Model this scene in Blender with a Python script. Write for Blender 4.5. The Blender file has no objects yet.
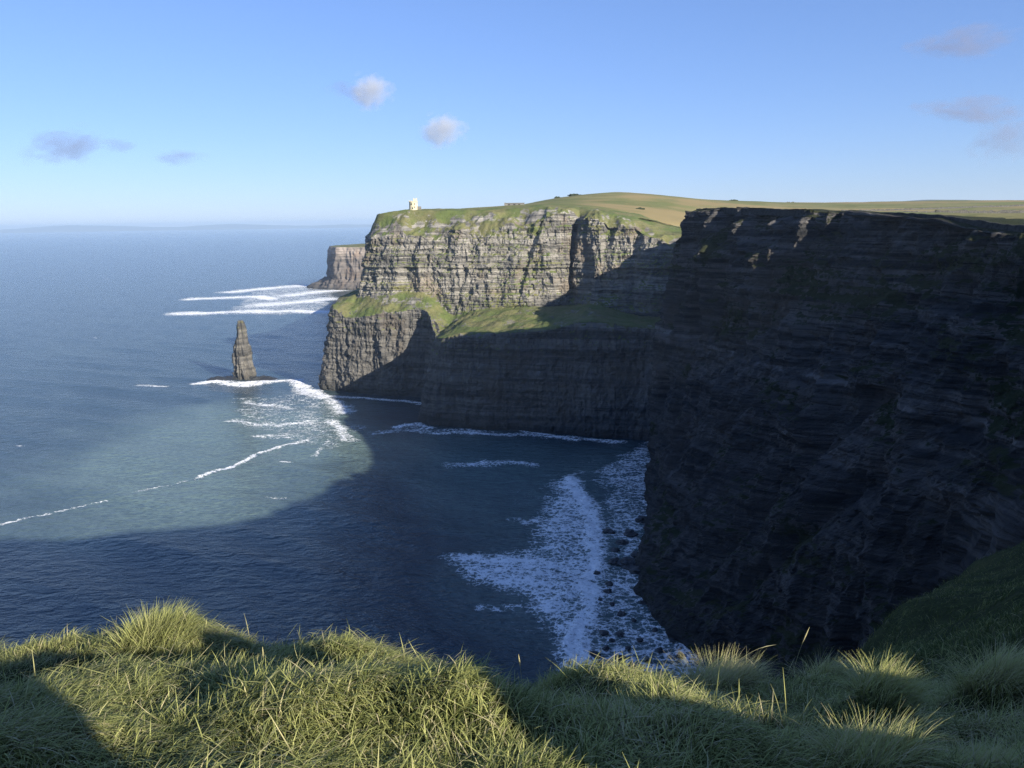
import bpy, math, random
import numpy as np

random.seed(7)
RNG = np.random.default_rng(11)
scene = bpy.context.scene
COL = scene.collection

# ------------------------------------------------------------------ camera measurements
F = 796.0
PITCH = math.atan(162.4 / F)
ROLL = math.atan(.0147)
EYE = np.array([0., 0., 170.])
cR, sR, cP, sP = math.cos(ROLL), math.sin(ROLL), math.cos(PITCH), math.sin(PITCH)

def ray(px, py):
    u = (px - 512) / F
    v = (384 - py) / F
    x = u * cR + v * sR
    y = -u * sR + v * cR
    return np.array([x, cP + y * sP, -sP + y * cP])

def Pz(px, py, z):
    """where the sight line meets the level z"""
    r = ray(px, py)
    return EYE + r * ((z - EYE[2]) / r[2])

def Pd(px, py, D):
    """where the sight line is D metres out"""
    r = ray(px, py)
    return EYE + r * (D / r[1])

SUN_AZ = np.array([.66, -.7513])          # horizontal direction towards the sun
SUN_EL = math.radians(22)

# ------------------------------------------------------------------ noise
_perm = RNG.permutation(256).astype(np.int64)
_perm = np.concatenate([_perm, _perm, _perm])
_grad = RNG.normal(size=(256, 3))
_grad /= np.linalg.norm(_grad, axis=1)[:, None]

def perlin(x, y, z):
    x, y, z = np.broadcast_arrays(np.asarray(x, float), np.asarray(y, float), np.asarray(z, float))
    xi, yi, zi = np.floor(x).astype(np.int64), np.floor(y).astype(np.int64), np.floor(z).astype(np.int64)
    xf, yf, zf = x - xi, y - yi, z - zi
    xi &= 255; yi &= 255; zi &= 255
    u = xf * xf * xf * (xf * (xf * 6 - 15) + 10)
    v = yf * yf * yf * (yf * (yf * 6 - 15) + 10)
    w = zf * zf * zf * (zf * (zf * 6 - 15) + 10)
    def g(a, b, c):
        h = _perm[_perm[_perm[(xi + a) & 255] + ((yi + b) & 255)] + ((zi + c) & 255)]
        gr = _grad[h]
        return gr[..., 0] * (xf - a) + gr[..., 1] * (yf - b) + gr[..., 2] * (zf - c)
    l = lambda a, b, t: a + (b - a) * t
    return 1.5 * l(l(l(g(0, 0, 0), g(1, 0, 0), u), l(g(0, 1, 0), g(1, 1, 0), u), v),
                   l(l(g(0, 0, 1), g(1, 0, 1), u), l(g(0, 1, 1), g(1, 1, 1), u), v), w)

def fbm(x, y, z, o=4, gain=.5):
    s = 0; a = 1.
    for i in range(o):
        s = s + a * perlin(x * 2 ** i + 17.3 * i, y * 2 ** i + 5.1 * i, z * 2 ** i + 9.7 * i)
        a *= gain
    return s

def hash01(*k):
    h = np.zeros(np.shape(k[0]))
    for i, a in enumerate(k):
        h = h + np.asarray(a, float) * (12.9898 + 65.13 * i)
    h = np.sin(h) * 43758.5453
    return h - np.floor(h)

def sstep(a, b, x):
    t = np.clip((x - a) / (b - a), 0, 1)
    return t * t * (3 - 2 * t)

class TPS:
    """a smooth surface z(x, y) through measured heights"""
    def __init__(self, pts, lam=0.):
        P = np.array(pts, float)
        self.c = P[:, :2].mean(0); self.s = P[:, :2].std()
        q = (P[:, :2] - self.c) / self.s
        n = len(P)
        K = self.k(q, q) + lam * np.eye(n)
        A = np.zeros((n + 3, n + 3))
        A[:n, :n] = K; A[:n, n:n + 2] = q; A[:n, n + 2] = 1; A[n:, :n] = A[:n, n:].T
        self.w = np.linalg.solve(A, np.r_[P[:, 2], 0, 0, 0]); self.q = q
    @staticmethod
    def k(a, b):
        r2 = ((a[:, None] - b[None]) ** 2).sum(-1)
        return np.where(r2 > 1e-12, .5 * r2 * np.log(r2 + 1e-20), 0)
    def __call__(self, x, y):
        sh = np.shape(x)
        q = (np.c_[np.ravel(x), np.ravel(y)] - self.c) / self.s
        out = np.empty(len(q))
        n = len(self.q)
        for i in range(0, len(q), 40000):
            b = q[i:i + 40000]
            out[i:i + 40000] = self.k(b, self.q) @ self.w[:n] + b @ self.w[n:n + 2] + self.w[n + 2]
        return out.reshape(sh)

# ------------------------------------------------------------------ mesh helpers
def mesh_from(name, V, faces, mat=None, parent=None, smooth=True, attrs=None, fsize=4):
    """V (n,3), faces (m,fsize) -> one linked mesh object"""
    me = bpy.data.meshes.new(name)
    V = np.asarray(V, np.float32); faces = np.asarray(faces, np.int32)
    me.vertices.add(len(V)); me.vertices.foreach_set('co', V.ravel())
    m = len(faces)
    me.loops.add(m * fsize); me.loops.foreach_set('vertex_index', faces.ravel())
    me.polygons.add(m)
    me.polygons.foreach_set('loop_start', np.arange(0, m * fsize, fsize, dtype=np.int32))
    me.polygons.foreach_set('loop_total', np.full(m, fsize, np.int32))
    me.polygons.foreach_set('use_smooth', np.full(m, bool(smooth)) if np.ndim(smooth) == 0 else np.asarray(smooth)[faces[:, 0]])
    me.update(calc_edges=True)
    for k, a in (attrs or {}).items():
        at = me.attributes.new(k, 'FLOAT', 'POINT')
        at.data.foreach_set('value', np.asarray(a, np.float32).ravel())
    if mat: me.materials.append(mat)
    o = bpy.data.objects.new(name, me)
    COL.objects.link(o)
    if parent: o.parent = parent
    return o

def grid_faces(R, C, wrap=False):
    i = np.arange(R - 1)[:, None]; j = np.arange(C if wrap else C - 1)[None]
    a = i * C + j; b = i * C + (j + 1) % C
    return np.stack([a, b, b + C, a + C], -1).reshape(-1, 4)

def tag(o, label=None, cat=None, group=None, kind=None):
    for k, v in (('label', label), ('category', cat), ('group', group), ('kind', kind)):
        if v: o[k] = v
    return o

def empty(name, loc):
    o = bpy.data.objects.new(name, None); COL.objects.link(o); o.location = loc
    return o

class MB:
    """collects boxes and prisms into one mesh"""
    def __init__(self): self.v = []; self.f = []
    def box(self, x0, x1, y0, y1, z0, z1):
        n = len(self.v)
        self.v += [(x, y, z) for z in (z0, z1) for x, y in ((x0, y0), (x1, y0), (x1, y1), (x0, y1))]
        self.f += [tuple(n + i for i in q) for q in ((3, 2, 1, 0), (4, 5, 6, 7), (0, 1, 5, 4), (1, 2, 6, 5), (2, 3, 7, 6), (3, 0, 4, 7))]
    def prism(self, cx, cy, r0, r1, z0, z1, n=16):
        k = len(self.v)
        for r, z in ((r0, z0), (r1, z1)):
            self.v += [(cx + r * math.cos(2 * math.pi * i / n), cy + r * math.sin(2 * math.pi * i / n), z) for i in range(n)]
        self.f += [(k + i, k + (i + 1) % n, k + n + (i + 1) % n, k + n + i) for i in range(n)]
        self.f += [tuple(range(k + n - 1, k - 1, -1)), tuple(range(k + n, k + 2 * n))]
    def build(self, name, mat, parent=None):
        me = bpy.data.meshes.new(name); me.from_pydata(self.v, [], self.f); me.update(); me.materials.append(mat)
        o = bpy.data.objects.new(name, me); COL.objects.link(o)
        if parent: o.parent = parent
        return o

def catmull(P, t):
    """P (S, ..) control rows, t in [0, S-1]"""
    S = len(P)
    i = np.clip(np.floor(t).astype(int), 0, S - 2); f = (t - i)
    f = f.reshape(f.shape + (1,) * (P.ndim - 1))
    g = lambda k: P[np.clip(k, 0, S - 1)]
    p0, p1, p2, p3 = g(i - 1), g(i), g(i + 1), g(i + 2)
    m1 = (p2 - p0) * .5; m2 = (p3 - p1) * .5
    d = p2 - p1
    # limited tangents keep the curve from overshooting
    h00 = 2 * f ** 3 - 3 * f ** 2 + 1; h10 = f ** 3 - 2 * f ** 2 + f; h01 = -2 * f ** 3 + 3 * f ** 2; h11 = f ** 3 - f ** 2
    return h00 * p1 + .8 * h10 * m1 + h01 * p2 + .8 * h11 * m2

def loft(ctrl, rows, step, step_of=None):
    """ctrl (S stations, L levels, 3); rows per level gap -> grid (R, C, 3) and the level coordinate of each row"""
    ctrl = np.array(ctrl, float)
    S, L, _ = ctrl.shape
    ts = []
    for s in range(S - 1):
        d = np.linalg.norm(ctrl[s + 1, :4] - ctrl[s, :4], axis=-1).mean()
        st = step_of(s) if step_of else step
        n = max(3, int(d / st))
        ts.append(s + np.arange(n) / n)
    t = np.concatenate(ts + [np.array([S - 1.])])
    G = catmull(ctrl, t)                                     # (C, L, 3)
    lv = np.concatenate([l + np.arange(r) / r for l, r in enumerate(rows)] + [np.array([L - 1.])])
    i = np.clip(np.floor(lv).astype(int), 0, L - 2); f = (lv - i)[None, :, None]
    out = G[:, i] * (1 - f) + G[:, i + 1] * f
    return out.transpose(1, 0, 2), lv, t

def normals(G):
    du = np.gradient(G, axis=1); dv = np.gradient(G, axis=0)
    n = np.cross(du, dv)
    return n / (np.linalg.norm(n, axis=-1, keepdims=True) + 1e-9)

# ------------------------------------------------------------------ materials
class NT:
    def __init__(self, name):
        self.m = bpy.data.materials.new(name); self.m.use_nodes = True
        self.t = self.m.node_tree; self.t.nodes.clear()
        self.out = self.n('ShaderNodeOutputMaterial')
    def n(self, typ, **kw):
        nd = self.t.nodes.new(typ)
        for k, v in kw.items():
            if k in nd.inputs.keys(): self.set(nd.inputs[k], v)
            else: setattr(nd, k, v)
        return nd
    def set(self, inp, v):
        if hasattr(v, 'is_linked') or isinstance(v, bpy.types.NodeSocket): self.t.links.new(v, inp)
        else: inp.default_value = v
    def link(self, a, b): self.t.links.new(a, b)
    def math(self, op, a, b=0., c=0., clamp=False):
        nd = self.t.nodes.new('ShaderNodeMath'); nd.operation = op; nd.use_clamp = clamp
        for i, v in enumerate((a, b, c)): self.set(nd.inputs[i], v)
        return nd.outputs[0]
    def mix(self, f, a, b, blend='MIX'):
        nd = self.t.nodes.new('ShaderNodeMix'); nd.data_type = 'RGBA'; nd.blend_type = blend
        self.set(nd.inputs[0], f); self.set(nd.inputs[6], a); self.set(nd.inputs[7], b)
        return nd.outputs[2]
    def mapr(self, x, a, b, c=0., d=1., smooth=True):
        nd = self.t.nodes.new('ShaderNodeMapRange')
        if smooth: nd.interpolation_type = 'SMOOTHSTEP'
        for i, v in enumerate((x, a, b, c, d)): self.set(nd.inputs[i], v)
        return nd.outputs[0]
    def pos(self, sx=1., sy=None, sz=None, warp=None):
        g = self.n('ShaderNodeNewGeometry').outputs['Position']
        v = self.n('ShaderNodeVectorMath', operation='MULTIPLY'); self.link(g, v.inputs[0])
        v.inputs[1].default_value = (sx, sx if sy is None else sy, sx if sz is None else sz)
        return v.outputs[0]
    def noise(self, vec, detail=4, rough=.55, dist=0., scale=1.):
        nd = self.n('ShaderNodeTexNoise'); self.link(vec, nd.inputs['Vector'])
        nd.inputs['Scale'].default_value = scale; nd.inputs['Detail'].default_value = detail
        nd.inputs['Roughness'].default_value = rough; nd.inputs['Distortion'].default_value = dist
        return nd.outputs['Fac']
    def attr(self, name):
        return self.n('ShaderNodeAttribute', attribute_name=name).outputs['Fac']
    def bump(self, h, strength=.5, dist=1., normal=None):
        nd = self.n('ShaderNodeBump'); self.set(nd.inputs['Height'], h)
        nd.inputs['Strength'].default_value = strength; nd.inputs['Distance'].default_value = dist
        if normal is not None: self.link(normal, nd.inputs['Normal'])
        return nd.outputs[0]
    def principled(self, color, rough=.9, normal=None, spec=.3):
        p = self.n('ShaderNodeBsdfPrincipled')
        self.set(p.inputs['Base Color'], color); self.set(p.inputs['Roughness'], rough)
        p.inputs['Specular IOR Level'].default_value = spec
        if normal is not None: self.link(normal, p.inputs['Normal'])
        self.link(p.outputs[0], self.out.inputs['Surface'])
        return p

def rgb(r, g, b): return (r, g, b, 1.)

def rock_material(name, light, mid, dark, grass_a, grass_b, bump=1., lo=70., hi=108., pale=None):
    """bedded sandstone and shale with grass where the mesh attribute says it grows"""
    k = NT(name)
    warp = k.noise(k.pos(.02), 3)
    g = k.n('ShaderNodeNewGeometry').outputs['Position']
    sep = k.n('ShaderNodeSeparateXYZ'); k.link(g, sep.inputs[0])
    z = k.math('ADD', sep.outputs[2], k.math('MULTIPLY', warp, 3.))
    cmb = k.n('ShaderNodeCombineXYZ')
    k.link(k.math('MULTIPLY', sep.outputs[0], .012), cmb.inputs[0]); k.link(k.math('MULTIPLY', sep.outputs[1], .012), cmb.inputs[1]); k.link(k.math('MULTIPLY', z, .30), cmb.inputs[2])
    beds = k.noise(cmb.outputs[0], 5, .65)
    cmb2 = k.n('ShaderNodeCombineXYZ')
    k.link(k.math('MULTIPLY', sep.outputs[0], .05), cmb2.inputs[0]); k.link(k.math('MULTIPLY', sep.outputs[1], .05), cmb2.inputs[1]); k.link(k.math('MULTIPLY', z, 1.3), cmb2.inputs[2])
    thin = k.noise(cmb2.outputs[0], 3, .6)
    upright = k.noise(k.pos(.42, .42, .035), 4, .65)
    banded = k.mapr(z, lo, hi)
    thin = k.math('ADD', k.math('MULTIPLY', thin, k.math('ADD', k.math('MULTIPLY', banded, .75), .25)), k.math('MULTIPLY', upright, k.math('MULTIPLY', k.math('SUBTRACT', 1., banded), .75)))
    stain = k.noise(k.pos(.09, .09, .018), 4, .6)
    blot = k.noise(k.pos(.03), 4, .6)
    c = k.mix(k.mapr(beds, .36, .62), dark, light)
    c = k.mix(k.mapr(stain, .40, .68, 0., .65), c, mid)
    c = k.mix(k.mapr(thin, .50, .62, 0., .7), c, dark)
    c = k.mix(k.mapr(blot, .52, .68, 0., .5), c, rgb(mid[0] * 1.05, mid[1] * .85, mid[2] * .65))
    if pale:
        pb = k.math('MULTIPLY', k.mapr(z, pale[0], pale[0] + .8), k.mapr(z, pale[1], pale[1] + .8, 1., 0.))
        pb = k.math('MULTIPLY', pb, k.mapr(k.noise(k.pos(.06, .06, .02), 4, .65), .42, .55))
        c = k.mix(k.math('MULTIPLY', pb, .75), c, rgb(.24, .23, .22))
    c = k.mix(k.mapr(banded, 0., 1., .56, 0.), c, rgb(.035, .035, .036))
    # wet, weed-dark foot
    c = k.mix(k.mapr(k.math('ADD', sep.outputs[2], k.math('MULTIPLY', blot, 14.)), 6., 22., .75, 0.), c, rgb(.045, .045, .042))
    gn = k.noise(k.pos(.25), 5, .65)
    gc = k.mix(k.mapr(k.noise(k.pos(.045), 4), .38, .62), grass_a, grass_b)
    gc = k.mix(k.mapr(gn, .45, .75, 0., .55), gc, rgb(grass_a[0] * .45, grass_a[1] * .5, grass_a[2] * .5))
    ga = k.math('ADD', k.attr('grass'), k.math('MULTIPLY', k.math('SUBTRACT', gn, .5), 1.3))
    gm = k.mapr(ga, .42, .58)
    c = k.mix(gm, c, gc)
    fine = k.noise(k.pos(.9, .9, 1.6), 6, .7)
    h = k.math('ADD', k.math('MULTIPLY', thin, 1.2), k.math('MULTIPLY', fine, 1.1))
    nrm = k.bump(h, .8 * bump, 1.1)
    k.principled(c, .92, nrm, .15)
    return k.m

def turf_material(name):
    """far pasture: olive, straw and green patches"""
    k = NT(name)
    big = k.noise(k.pos(.006, .012, .006), 4, .6, .4)
    med = k.noise(k.pos(.03, .05, .03), 5, .6)
    fine = k.noise(k.pos(.4), 4, .7)
    c = k.mix(k.mapr(big, .36, .60), rgb(.135, .150, .052), rgb(.22, .195, .088))
    c = k.mix(k.mapr(med, .48, .66, 0., .75), c, rgb(.135, .15, .055))
    c = k.mix(k.mapr(med, .30, .42, .6, 0.), c, rgb(.24, .19, .09))
    c = k.mix(k.mapr(k.noise(k.pos(.012, .03, .012), 6, .7, .8), .5, .62, 0., .45), c, rgb(.085, .10, .035))
    c = k.mix(k.mapr(fine, .45, .75, 0., .45), c, rgb(.05, .06, .02))
    c = k.mix(k.mapr(k.attr('straw'), .35, .65, 0., .8), c, rgb(.27, .205, .10))
    c = k.mix(k.mapr(k.attr('green'), .35, .65, 0., .8), c, rgb(.145, .165, .058))
    k.principled(c, .95, k.bump(fine, .5, .5), .1)
    return k.m

M = {}
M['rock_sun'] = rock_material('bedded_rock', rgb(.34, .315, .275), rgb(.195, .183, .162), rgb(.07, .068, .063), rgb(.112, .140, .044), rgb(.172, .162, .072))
M['rock_shade'] = rock_material('shaded_shale', rgb(.145, .134, .124), rgb(.068, .065, .062), rgb(.022, .023, .024), rgb(.026, .034, .014), rgb(.040, .043, .02), 1., -110., 290., (106.5, 108.4))  # dark shale darkened further, the cliff's shade put into rock and grass
M['rock_stack'] = rock_material('stack_rock', rgb(.37, .34, .29), rgb(.22, .205, .18), rgb(.06, .058, .054), rgb(.15, .15, .08), rgb(.16, .15, .07), 1., 300., 400.)
M['rock_far'] = rock_material('far_rock', rgb(.36, .30, .26), rgb(.25, .21, .18), rgb(.14, .125, .11), rgb(.12, .13, .05), rgb(.15, .14, .06), .6)
M['turf'] = turf_material('pasture_turf')

def simple(name, col, rough=.85, var=.25, scale=1., bump=.3, spec=.2):
    k = NT(name)
    n = k.noise(k.pos(scale), 5, .65)
    c = k.mix(k.mapr(n, .3, .7), rgb(*[v * (1 - var) for v in col]), rgb(*[v * (1 + var) for v in col]))
    k.principled(c, rough, k.bump(n, bump, .3 / scale), spec)
    return k.m

M['cream'] = simple('limewashed_stone', (.56, .49, .33), scale=1.2)
M['slate'] = simple('slate_roof', (.12, .12, .12))
M['glass_dark'] = simple('dark_opening', (.02, .02, .022), .3)
M['field_stone'] = simple('field_stone', (.09, .085, .075), scale=.8, var=.5)
M['shaded_stone'] = simple('shaded_flagstone', (.04, .04, .038), scale=.8, var=.5)  # darker copy of the field stone, the wall's shade put into its colour
M['grey_stone'] = simple('grey_walling', (.16, .15, .135), scale=.8, var=.4)
M['wet_rock'] = simple('wet_black_rock', (.028, .03, .032), .45, .5, .8, .8, .5)
M['path'] = simple('gravel_path', (.42, .37, .28), scale=.6)
M['bush'] = simple('gorse', (.03, .04, .018), scale=.7, var=.5, bump=.8)
M['far_hill'] = simple('distant_hill', (.10, .11, .08), scale=.002)

# ------------------------------------------------------------------ the plateau's height
land_pts = []
def L(*a): land_pts.append(tuple(a))
def Lp(px, py, D): land_pts.append(tuple(Pd(px, py, D)))
for a in ((378, 214, 850), (414, 209, 850), (440, 211, 835), (500, 209.5, 830), (545, 206, 830), (590, 210, 820), (620, 214, 800), (640, 220, 790), (662, 234, 765), (690, 234, 785),
          (500, 206.5, 930), (525, 204, 980), (560, 197.5, 1060), (600, 193.5, 1120), (640, 193.5, 1130), (690, 199, 1150), (730, 201, 1200), (760, 203, 1260), (820, 203.5, 1350), (900, 203, 1450), (1024, 203, 1450), (1150, 203, 1400),
          (620, 205, 930), (690, 216, 900), (640, 209, 900)):
    Lp(*a)
for a in ((-160, 1000, 150), (0, 1250, 165), (250, 1600, 165), (700, 1900, 160), (1300, 1800, 170), (1600, 1000, 185), (-140, 900, 178),
          (105, 472, 175), (120, 440, 175), (137, 385, 173), (150, 342, 171), (157, 300, 169), (165, 262, 165), (168, 640, 171), (184, 720, 166), (176, 540, 173),
          (230, 620, 171), (330, 620, 168), (400, 700, 166), (300, 800, 158), (320, 560, 171), (420, 470, 171), (330, 400, 168), (600, 500, 176), (900, 700, 180),
          (175, 226, 170), (178, 190, 177), (175, 152, 183), (230, 250, 174), (240, 170, 186), (260, 60, 200), (400, 150, 192), (700, 200, 192), (155, 100, 187), (128, 78, 191)):
    L(*a)
land = TPS(land_pts, 1e-5)
def land_z(x, y):
    return land(x, y) + .8 * fbm(np.asarray(x) * .012, np.asarray(y) * .012, 3.1, 4)

# ------------------------------------------------------------------ cliff surfaces
def strata(z, warp, beds=((9.5, .9, 1.), (3.7, .95, 2.), (1.6, .6, 3.))):
    """outward offset of each bed: hard beds stand proud of the shale"""
    zz = z + warp
    off = np.zeros_like(zz)
    for h, amp, seed in beds:
        q = zz / h
        q = q + .28 * np.sin(q * 1.7 + seed)
        k = np.floor(q); f = q - k
        a = hash01(k, k * 0 + seed) - .5; b = hash01(k + 1, k * 0 + seed) - .5
        t = sstep(.80, 1.0, f)
        off = off + amp * 2 * (a * (1 - t) + b * t)
    return off

def cliff_disp(G, amp_b=7., amp_m=2.2, seed=0., blocks=1., colm=1., beds=((9.5, .9, 1.), (3.7, .95, 2.), (1.6, .6, 3.))):
    x, y, z = G[..., 0], G[..., 1], G[..., 2]
    warp = 1.6 * perlin(x * .012 + seed, y * .012, z * .01)
    big = fbm(x / 62 + seed, y / 62, z / 300, 2)
    rid = 1 - 2 * np.abs(perlin(x / 26 + seed * 2, y / 26, z / 130))      # buttresses with sharp clefts between
    med = 1 - 2 * np.abs(perlin(x / 9.5 + seed * 3, y / 9.5, z / 42))
    fine = fbm(x / 5.5 + seed, y / 5.5, z / 7, 4, .6)
    st = strata(z, warp, beds)
    mod = .35 + 1.1 * np.clip(fbm(x / 33 + 7, y / 33, z / 30, 3) + .3, 0, 1)
    low = (1 - sstep(72, 100, z)) * colm
    mod = mod * (1 - .6 * low)
    col = (1 - 2 * np.abs(perlin(x / 5.2 + seed, y / 5.2, z / 60))) - .5
    med = med + 1.0 * low * col
    # jointed blocks
    bx = hash01(np.floor((x + warp * 2) / 4.6), np.floor((y - warp) / 4.6), np.floor((z + warp) / 5.5)) - .5
    bs = hash01(np.floor((x - warp) / 2.1), np.floor((y + warp) / 2.3), np.floor((z + warp) / 2.0)) - .5
    d = amp_b * (.8 * big + .6 * (rid - .5)) + amp_m * 1.1 * (med - .5) + st * mod + blocks * (2.0 * bx + 1.0 * bs) + 1.3 * fine
    return d

def cliff_mesh(name, ctrl, rows, step, mat, seed, amp_b, amp_m, rock_levels, extra=None, step_of=None, smooth=False, flat=(), colm=1., beds=((9.5, .9, 1.), (3.7, .95, 2.), (1.6, .6, 3.))):
    G, lv, ts = loft(ctrl, rows, step, step_of)
    N = normals(G)
    if extra is not None: G = extra(G, lv, ts, N)
    lo, hi = rock_levels
    w = sstep(lo - .02, lo + .06, lv) * (1 - sstep(hi - .10, hi + .25, lv))
    w = w[:, None] * np.ones(G.shape[1])[None]
    for a, b in flat:                                   # grass shelves stay smooth
        inn = (sstep(a - .1, a + .1, lv) * (1 - sstep(b - .1, b + .1, lv)))[:, None]
        w = w * (1 - .75 * inn)
    H = N.copy(); H[..., 2] *= .25
    H /= np.linalg.norm(H, axis=-1, keepdims=True) + 1e-9
    d = cliff_disp(G, amp_b, amp_m, seed, 1., colm, beds) * w
    G2 = G + H * d[..., None]
    top = (1 - w) * sstep(hi - .1, hi + .3, lv)[:, None]
    for a, b in flat:
        inn = (sstep(a, a + .25, lv) * (1 - sstep(b - .25, b, lv)))[:, None]
        G2[..., 2] += inn * (2.6 * fbm(G[..., 0] / 15, G[..., 1] / 15, 4., 4) - .8)
    G2[..., 2] += top * .8 * fbm(G[..., 0] / 14, G[..., 1] / 14, 0., 3)
    return G, G2, lv, ts, w

R = lambda px, py, D: tuple(Pd(px, py, D))
B = lambda px, py: tuple(Pz(px, py, -2.))
def base(x, y): return (x, y, -2.)
def onland(x, y, dz=0.): return (x, y, float(land(np.array([x]), np.array([y]))[0]) + dz)
def capland(px, py, D, dz=0.):
    p = Pd(px, py, D); return onland(p[0], p[1], dz)

# headland: base, shelf outer edge, shelf inner edge, rock top, cap edge, inland
HL = [
    [base(-120, 1010), (-110, 1000, 90), (-100, 990, 104), (-90, 985, 150), onland(-80, 975), onland(-60, 960, .3), onland(-40, 950, -3)],
    [base(-196, 905), (-182, 900, 92), (-158, 900, 105), (-150, 900, 160), onland(-138, 900), onland(-100, 900, .3), onland(-60, 915, -3)],
    [B(320, 389), R(333, 305, 826), R(361, 291, 852), R(366, 243, 855), capland(377, 214, 862), capland(385, 211, 880, .3), capland(405, 210, 920, -3)],
    [B(345, 393), R(348, 318, 806), R(360, 296, 838), R(372, 238, 843), capland(384, 213, 850), capland(392, 210, 875, .3), capland(410, 210, 920, -3)],
    [B(375, 396), R(385, 313, 792), R(383, 295, 815), R(398, 236, 826), capland(404, 212, 846), capland(410, 210, 872, .3), capland(425, 210, 920, -3)],
    [B(418, 399), R(425, 311, 778), R(425, 293, 806), R(432, 236, 815), capland(440, 212, 838), capland(446, 210, 865, .3), capland(455, 210, 920, -3)],
    [B(429, 407), R(437, 337, 735), R(452, 315, 795), R(470, 233, 806), capland(475, 211, 832), capland(480, 210, 860, .3), capland(485, 209, 920, -3)],
    [B(421, 424), R(442, 338, 668), R(482, 309, 785), R(510, 228, 797), capland(508, 211, 828), capland(510, 210, 855, .3), capland(512, 208, 920, -3)],
    [B(450, 428), R(470, 335, 655), R(520, 307, 778), R(545, 216, 792), capland(542, 208, 820), capland(540, 208, 850, .3), capland(540, 208, 920, -3)],
    [B(500, 432), R(510, 333, 644), R(548, 307, 775), R(566, 214, 792), capland(565, 209, 812), capland(562, 207, 845, .3), capland(560, 205, 920, -3)],
    [B(545, 435), R(550, 329, 638), R(572, 305, 780), R(576, 218, 796), capland(580, 211, 826), capland(580, 208, 845, .3), capland(582, 205, 920, -3)],
    [B(590, 438), R(588, 322, 634), R(592, 303, 752), R(596, 219, 775), capland(604, 211, 800), capland(606, 209, 835, .3), capland(610, 205, 920, -3)],
    [B(625, 440), R(625, 326, 632), R(622, 312, 745), R(630, 228, 765), capland(632, 219, 785), capland(636, 215, 820, .3), capland(640, 210, 900, -3)],
    [base(112, 604), (125, 628, 84), R(655, 318, 728), R(660, 242, 750), capland(664, 236, 765), capland(668, 230, 800, .3), capland(675, 222, 880, -3)],
    [base(150, 640), (155, 655, 86), (178, 715, 98), (180, 738, 150), onland(182, 752), onland(190, 790, .3), onland(200, 850, -3)],
    [base(200, 650), (205, 665, 86), (225, 715, 98), (228, 735, 150), onland(230, 750), onland(235, 790, .3), onland(245, 850, -3)],
]
def hl_extra(G, lv, ts, N):
    G = G.copy(); G[..., 2] += (sstep(2.5, 3., lv) * (1 - sstep(3.5, 4., lv)))[:, None] * (9 * fbm(G[..., 0] / 30, G[..., 1] / 30, 2., 4))
    # steep gullies cut the upper wall
    x = G[..., 0]; rock = (sstep(2.0, 2.15, lv) * (1 - sstep(3.4, 4.0, lv)))[:, None]
    for t0, wd, dep in ((9.95, .10, 9.), (11.45, .18, 8.), (10.6, .07, 4.), (7.9, .10, 4.), (6.2, .10, 3.), (4.6, .12, 4.5), (12.3, .15, 7.)):
        t = ts[None, :] + .22 * np.sin(lv * 3.1)[:, None] * .5 + .05 * perlin(lv * 9, lv * 0, 0.)[:, None]
        g = np.exp(-((t - t0) / wd) ** 2) * rock * dep
        H = N.copy(); H[..., 2] = 0
        G = G - H * g[..., None]
    return G
hstep = lambda s: 3.0 if s in (0, 1, 14, 15) else .75
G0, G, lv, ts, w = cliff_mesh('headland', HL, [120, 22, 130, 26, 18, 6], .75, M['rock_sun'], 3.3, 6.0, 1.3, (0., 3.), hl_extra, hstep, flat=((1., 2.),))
rockw = w
N2 = normals(G)
up = N2[..., 2]
shelf = (sstep(.98, 1.15, lv) * (1 - sstep(1.75, 2.2, lv)))[:, None]
capm = sstep(3.0, 3.7, lv)[:, None]
nz = fbm(G[..., 0] / 30, G[..., 1] / 30, G[..., 2] / 14, 3)
upper = (sstep(2.2, 2.9, lv) * (1 - sstep(3.2, 3.4, lv)))[:, None]
streak = fbm(G[..., 0] / 18 + 3, G[..., 1] / 18, G[..., 2] / 60, 3)
nf = fbm(G[..., 0] / 9, G[..., 1] / 9, G[..., 2] / 6, 4)
ga = shelf * (.70 + .35 * nz) + capm * (.60 + .55 * nz + .4 * nf + .5 * sstep(3.6, 4.2, lv)[:, None]) + (1 - shelf) * (1 - capm) * (sstep(.42, .75, up) * .60 + .07 + .34 * nz + .28 * upper * streak)
ga = np.where(lv[:, None] < .8, ga * .25, ga)
ga = np.where((lv[:, None] >= 2) & (lv[:, None] < 3.2), ga + .12 * sstep(2.5, 3.1, lv)[:, None] + .22 * sstep(-20, 10, G[..., 0]) * (1 - sstep(10, 45, G[..., 0])), ga)
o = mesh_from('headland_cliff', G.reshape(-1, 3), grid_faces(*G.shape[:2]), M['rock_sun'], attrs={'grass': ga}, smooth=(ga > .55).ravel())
tag(o, kind='structure')

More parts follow.
